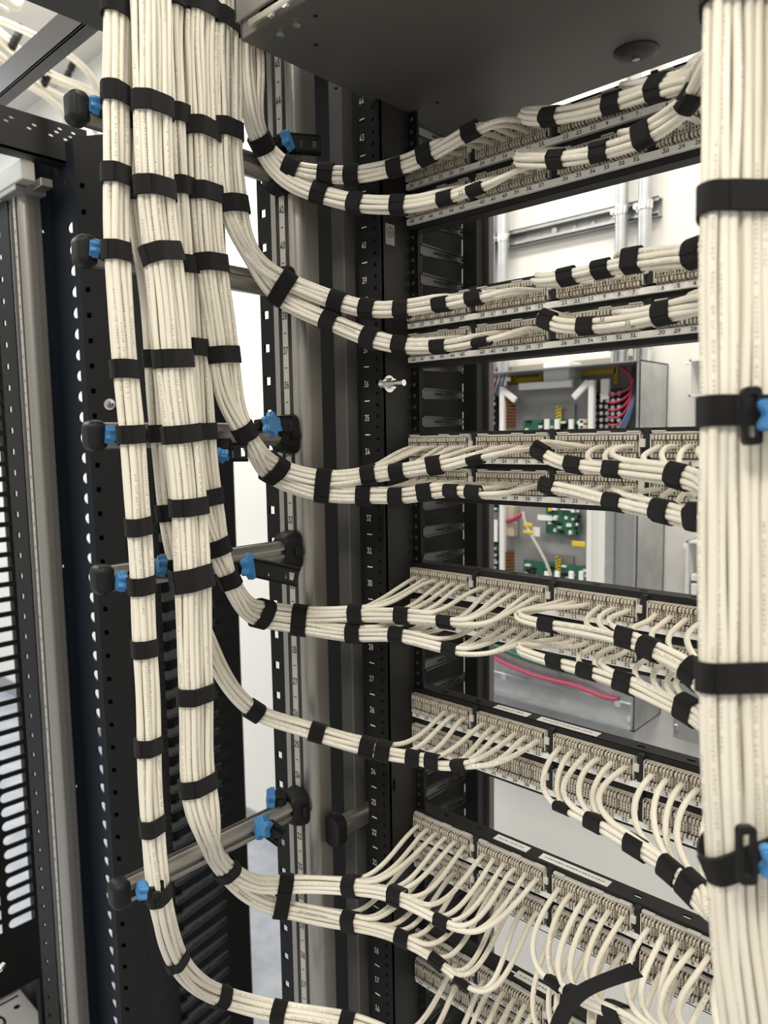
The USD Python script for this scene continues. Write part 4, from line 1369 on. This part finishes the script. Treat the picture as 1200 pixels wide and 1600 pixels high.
def pcb(px0, py0, px1, py1, n, y=868, seed=1):
    r = random.Random(seed)
    b = wall_rect(MB(), px0, py0, px1, py1, y, y + 3).build('circuit_board', 'pcb_green', cab)
    m, d = MB(), MB()
    for _ in range(n):
        a, c = r.uniform(px0 + 1, px1 - 5), r.uniform(py0 + 1, py1 - 4)
        wall_rect(m if r.random() < 0.5 else d, a, c, min(px1, a + r.uniform(2, 8)), min(py1, c + r.uniform(2, 5)), y - r.uniform(3, 10), y)
    if m.n:
        tag(m.build('board_component', 'paper_white', b), kind='stuff')
    if d.n:
        tag(d.build('board_chip', 'black_plastic', b), kind='stuff')


pcb(818, 655, 918, 676, 22, 866, 3)
pcb(853, 787, 906, 836, 30, 866, 4)
pcb(818, 880, 918, 905, 22, 866, 5)
pcb(760, 785, 780, 800, 5, 862, 6)
pcb(760, 820, 778, 905, 14, 866, 7)
wall_rect(MB(), 845, 632, 898, 660, 874, 879).build('gusset_sheet', 'grey_metal', cab)
wall_rect(MB(), 848, 866, 896, 892, 874, 879).build('gusset_sheet', 'grey_metal', cab)
for px, py in ((869, 635), (868, 870)):
    m = wall_rect(MB(), px, py, px + 7, py + 27, 860, 863).build('striped_tag', 'yellow_tape', cab)
    s = MB()
    for k in range(5):
        A, B = wq(px + 0.5, py + 4 + 5 * k, 859.6), wq(px + 6.5, py + 0.5 + 5 * k, 859.6)
        s.obox(A, B, (0, 1, 0), 3.2, 0.4)
    s.build('black_stripe', 'black_ink', m)
for px in (850, 866, 888, 904):
    for py in (655, 893):
        wall_rect(MB(), px, py, px + 7, py + 16, 850, 858, 1).build('connector_block', 'paper_white', cab)
for i, (px0, py0, px1, py1) in enumerate(((787, 790, 802, 812), (787, 815, 802, 838), (905, 655, 917, 662), (905, 664, 917, 671))):
    wall_rect(MB(), px0, py0, px1, py1, 850, 872, 2).build('relay', 'relay_beige', cab)
for x0, y0, x1, y1 in ((928, 612, 978, 672), (760, 618, 777, 674), (762, 862, 778, 908)):
    t = wall_rect(MB(), x0, y0, x1, y1, 862, 880, 2).build('terminal_block', 'black_plastic', cab)
    m = MB()
    for a in np.arange(x0 + 4, x1 - 1, 9):
        for b in np.arange(y0 + 4, y1 - 2, 10):
            q = wq(a + rng.uniform(-1, 1), b + rng.uniform(-1, 1), 861)
            m.cyl(q, q - (0, 6, 0), 5, 8)
    m.build('terminal_screw', 'zinc', t)
for x0, y0, y1 in ((797, 622, 672), (795, 862, 908)):
    m = MB()
    for yy in np.arange(y0, y1, 5):
        A, B = wq(x0 - 8, yy + 4, 850), wq(x0 + 9, yy, 850)
        m.tube([A, (A + B) / 2 + (0, -9, 3), B], 4.2, 6)
    m.build('coil', 'copper', cab)
r9 = random.Random(9)
for k in range(6):
    yy = 604 + 11.5 * k
    P = [wq(950 + 3 * r9.random(), 570, 880), wq(975 + 2 * k, 577 + 2 * k, 868), wq(990 - k, 600 + 6 * k, 852), wq(975, yy + 8, 848), wq(946, yy + 12, 852)]
    MB().tube(Path(P).P[::5], 2.7, 6).build('red_wire', 'red_wire', cab, smooth=True)
for k in range(4):
    P = [wq(760 + 6 * k, 622, 850), wq(766 + 6 * k, 605, 850), wq(776 + 5 * k, 578, 870)]
    MB().tube(Path(P).P[::5], 2.6, 6).build('wire', 'red_wire' if k < 2 else 'blue_wire', cab, smooth=True)
for k in range(3):
    P = [wq(975 - 4 * k, 672, 850), wq(984, 650 - 5 * k, 848), wq(991, 620, 856), wq(984, 585, 872)]
    MB().tube(Path(P).P[::5], 4, 6).build('wire', 'blue_wire', cab, smooth=True)
P = [wq(817, 797, 840), wq(822, 820, 838), wq(838, 850, 840), wq(856, 885, 846), wq(862, 905, 852)]
MB().tube(Path(P).P[::5], 3.6, 8).build('grey_cable', 'bezel_plastic', cab, smooth=True)
P = [wq(790, 815, 846), wq(800, 812, 842), wq(815, 803, 842), wq(822, 798, 846)]
MB().tube(Path(P).P[::5], 5, 6).build('wire', 'red_wire', cab, smooth=True)
for px0, py0, px1, py1 in ((818, 817, 831, 823), (817, 829, 833, 834), (893, 846, 914, 854), (856, 789, 861, 799)):
    wall_rect(MB(), px0, py0, px1, py1, 834, 837, 1).build('yellow_tag', 'yellow_tape', cab)
for px0, py0, px1, py1 in ((764, 812, 777, 846), (832, 824, 843, 838), (840, 805, 862, 813)):
    wall_rect(MB(), px0, py0, px1, py1, 845, 848).build('paper_tag', 'paper_white', cab)
wall_rect(MB(), 782, 905, 922, 914, 838, 850, 1).build('lower_bar', 'white_paint', cab)
m = wall_rect(MB(), 750, 1012, 990, 1150, YF_ + 40, YF_ + 44)
m.build('lower_sheet', 'galvanised', cab)
m = wall_rect(MB(), 750, 1072, 990, 1076, YF_ + 32, YF_ + 40, 1)
m.build('sheet_fold', 'galvanised', cab)
for a, b in (((762, 1020), (1000, 1100)),):
    P = [wq(762, 1022, 832), wq(800, 1042, 826), wq(850, 1060, 824), wq(905, 1074, 824), wq(945, 1090, 828), wq(968, 1092, 836)]
    MB().tube(Path(P).P[::5], 4.6, 8).build('red_wire', 'red_wire', cab, smooth=True)
    P = [wq(762, 1004, 834), wq(830, 1032, 828), wq(900, 1052, 828), wq(950, 1060, 836)]
    MB().tube(Path(P).P[::5], 7, 6).build('green_wire', 'pcb_green', cab, smooth=True)
for px, py in ((787, 1058), (965, 1100), (870, 1052), (984, 1123)):
    q = wq(px, py, YF_ + 31)
    MB().cyl(q, q + (0, 10, 0), 8, 10).build('screw_head', 'zinc', cab, smooth=30)

# small wall boxes at right
for i, (px0, py0, px1, py1, w) in enumerate(((1077, 562, 1150, 620, 'upper, a bare screw inside'), (1072, 845, 1150, 935, 'lower, black and red leads inside'))):
    q = wq((px0 + px1) / 2, (py0 + py1) / 2, YW - 60)
    xa, xb = wq(px0, q[2] * 0 + (py0 + py1) / 2, YW - 60)[0], wq(px1, (py0 + py1) / 2, YW - 60)[0]
    za, zb = wq(px0, py1, YW - 60)[2], wq(px0, py0, YW - 60)[2]
    t = thing('wall_box', f'open white wall box behind the near bundle, {w}', 'wall box', (xa, YW, za))
    w_, h_ = xb - xa, zb - za
    MB().box(0, -62, 0, 4, -2, h_).box(w_ - 4, -62, 0, w_, -2, h_).box(0, -62, 0, w_, -2, 4).box(0, -62, h_ - 4, w_, -2, h_).box(0, -6, 0, w_, -2, h_).build('box', 'white_paint', t)
    MB().box(-8, -64, h_ * 0.86, 0, -58, h_ * 0.95, 1).build('hinge', 'white_paint', t)
    if i == 0:
        MB().cyl((28, -8, h_ * 0.5), (28, -30, h_ * 0.5), 6, 8).cyl((34, -10, h_ * 0.42), (16, -40, h_ * 0.6), 2.5, 6).build('screw', 'zinc', t)
    else:
        MB().tube(Path([(20, -20, h_ * 0.55), (26, -50, h_ * 0.5), (30, -60, h_ * 0.2), (24, -66, -10)]).P[::4], 2.6, 6).build('black_lead', 'black_plastic', t, smooth=True)
        MB().tube(Path([(30, -20, h_ * 0.5), (38, -52, h_ * 0.42), (36, -60, h_ * 0.1), (38, -66, -10)]).P[::4], 2.2, 6).build('red_lead', 'red_wire', t, smooth=True)
        MB().box(6, -50, h_ * 0.30, 44, -10, h_ * 0.42, 2).box(8, -52, 6, 50, -8, h_ * 0.26, 2).build('battery_tray', 'paper_white', t)
t = thing('grey_wall_box', 'plain grey steel box low on the white wall right of the cabinet', 'wall box', (0, 0, 0))
wall_rect(MB(), 1052, 1060, 1150, 1166, YW - 70, YW - 1, 3).build('box', 'cabinet_grey', t)
wall_rect(MB(), 1053, 1132, 1059, 1141, YW - 76, YW - 70, 1).build('latch', 'zinc', t)
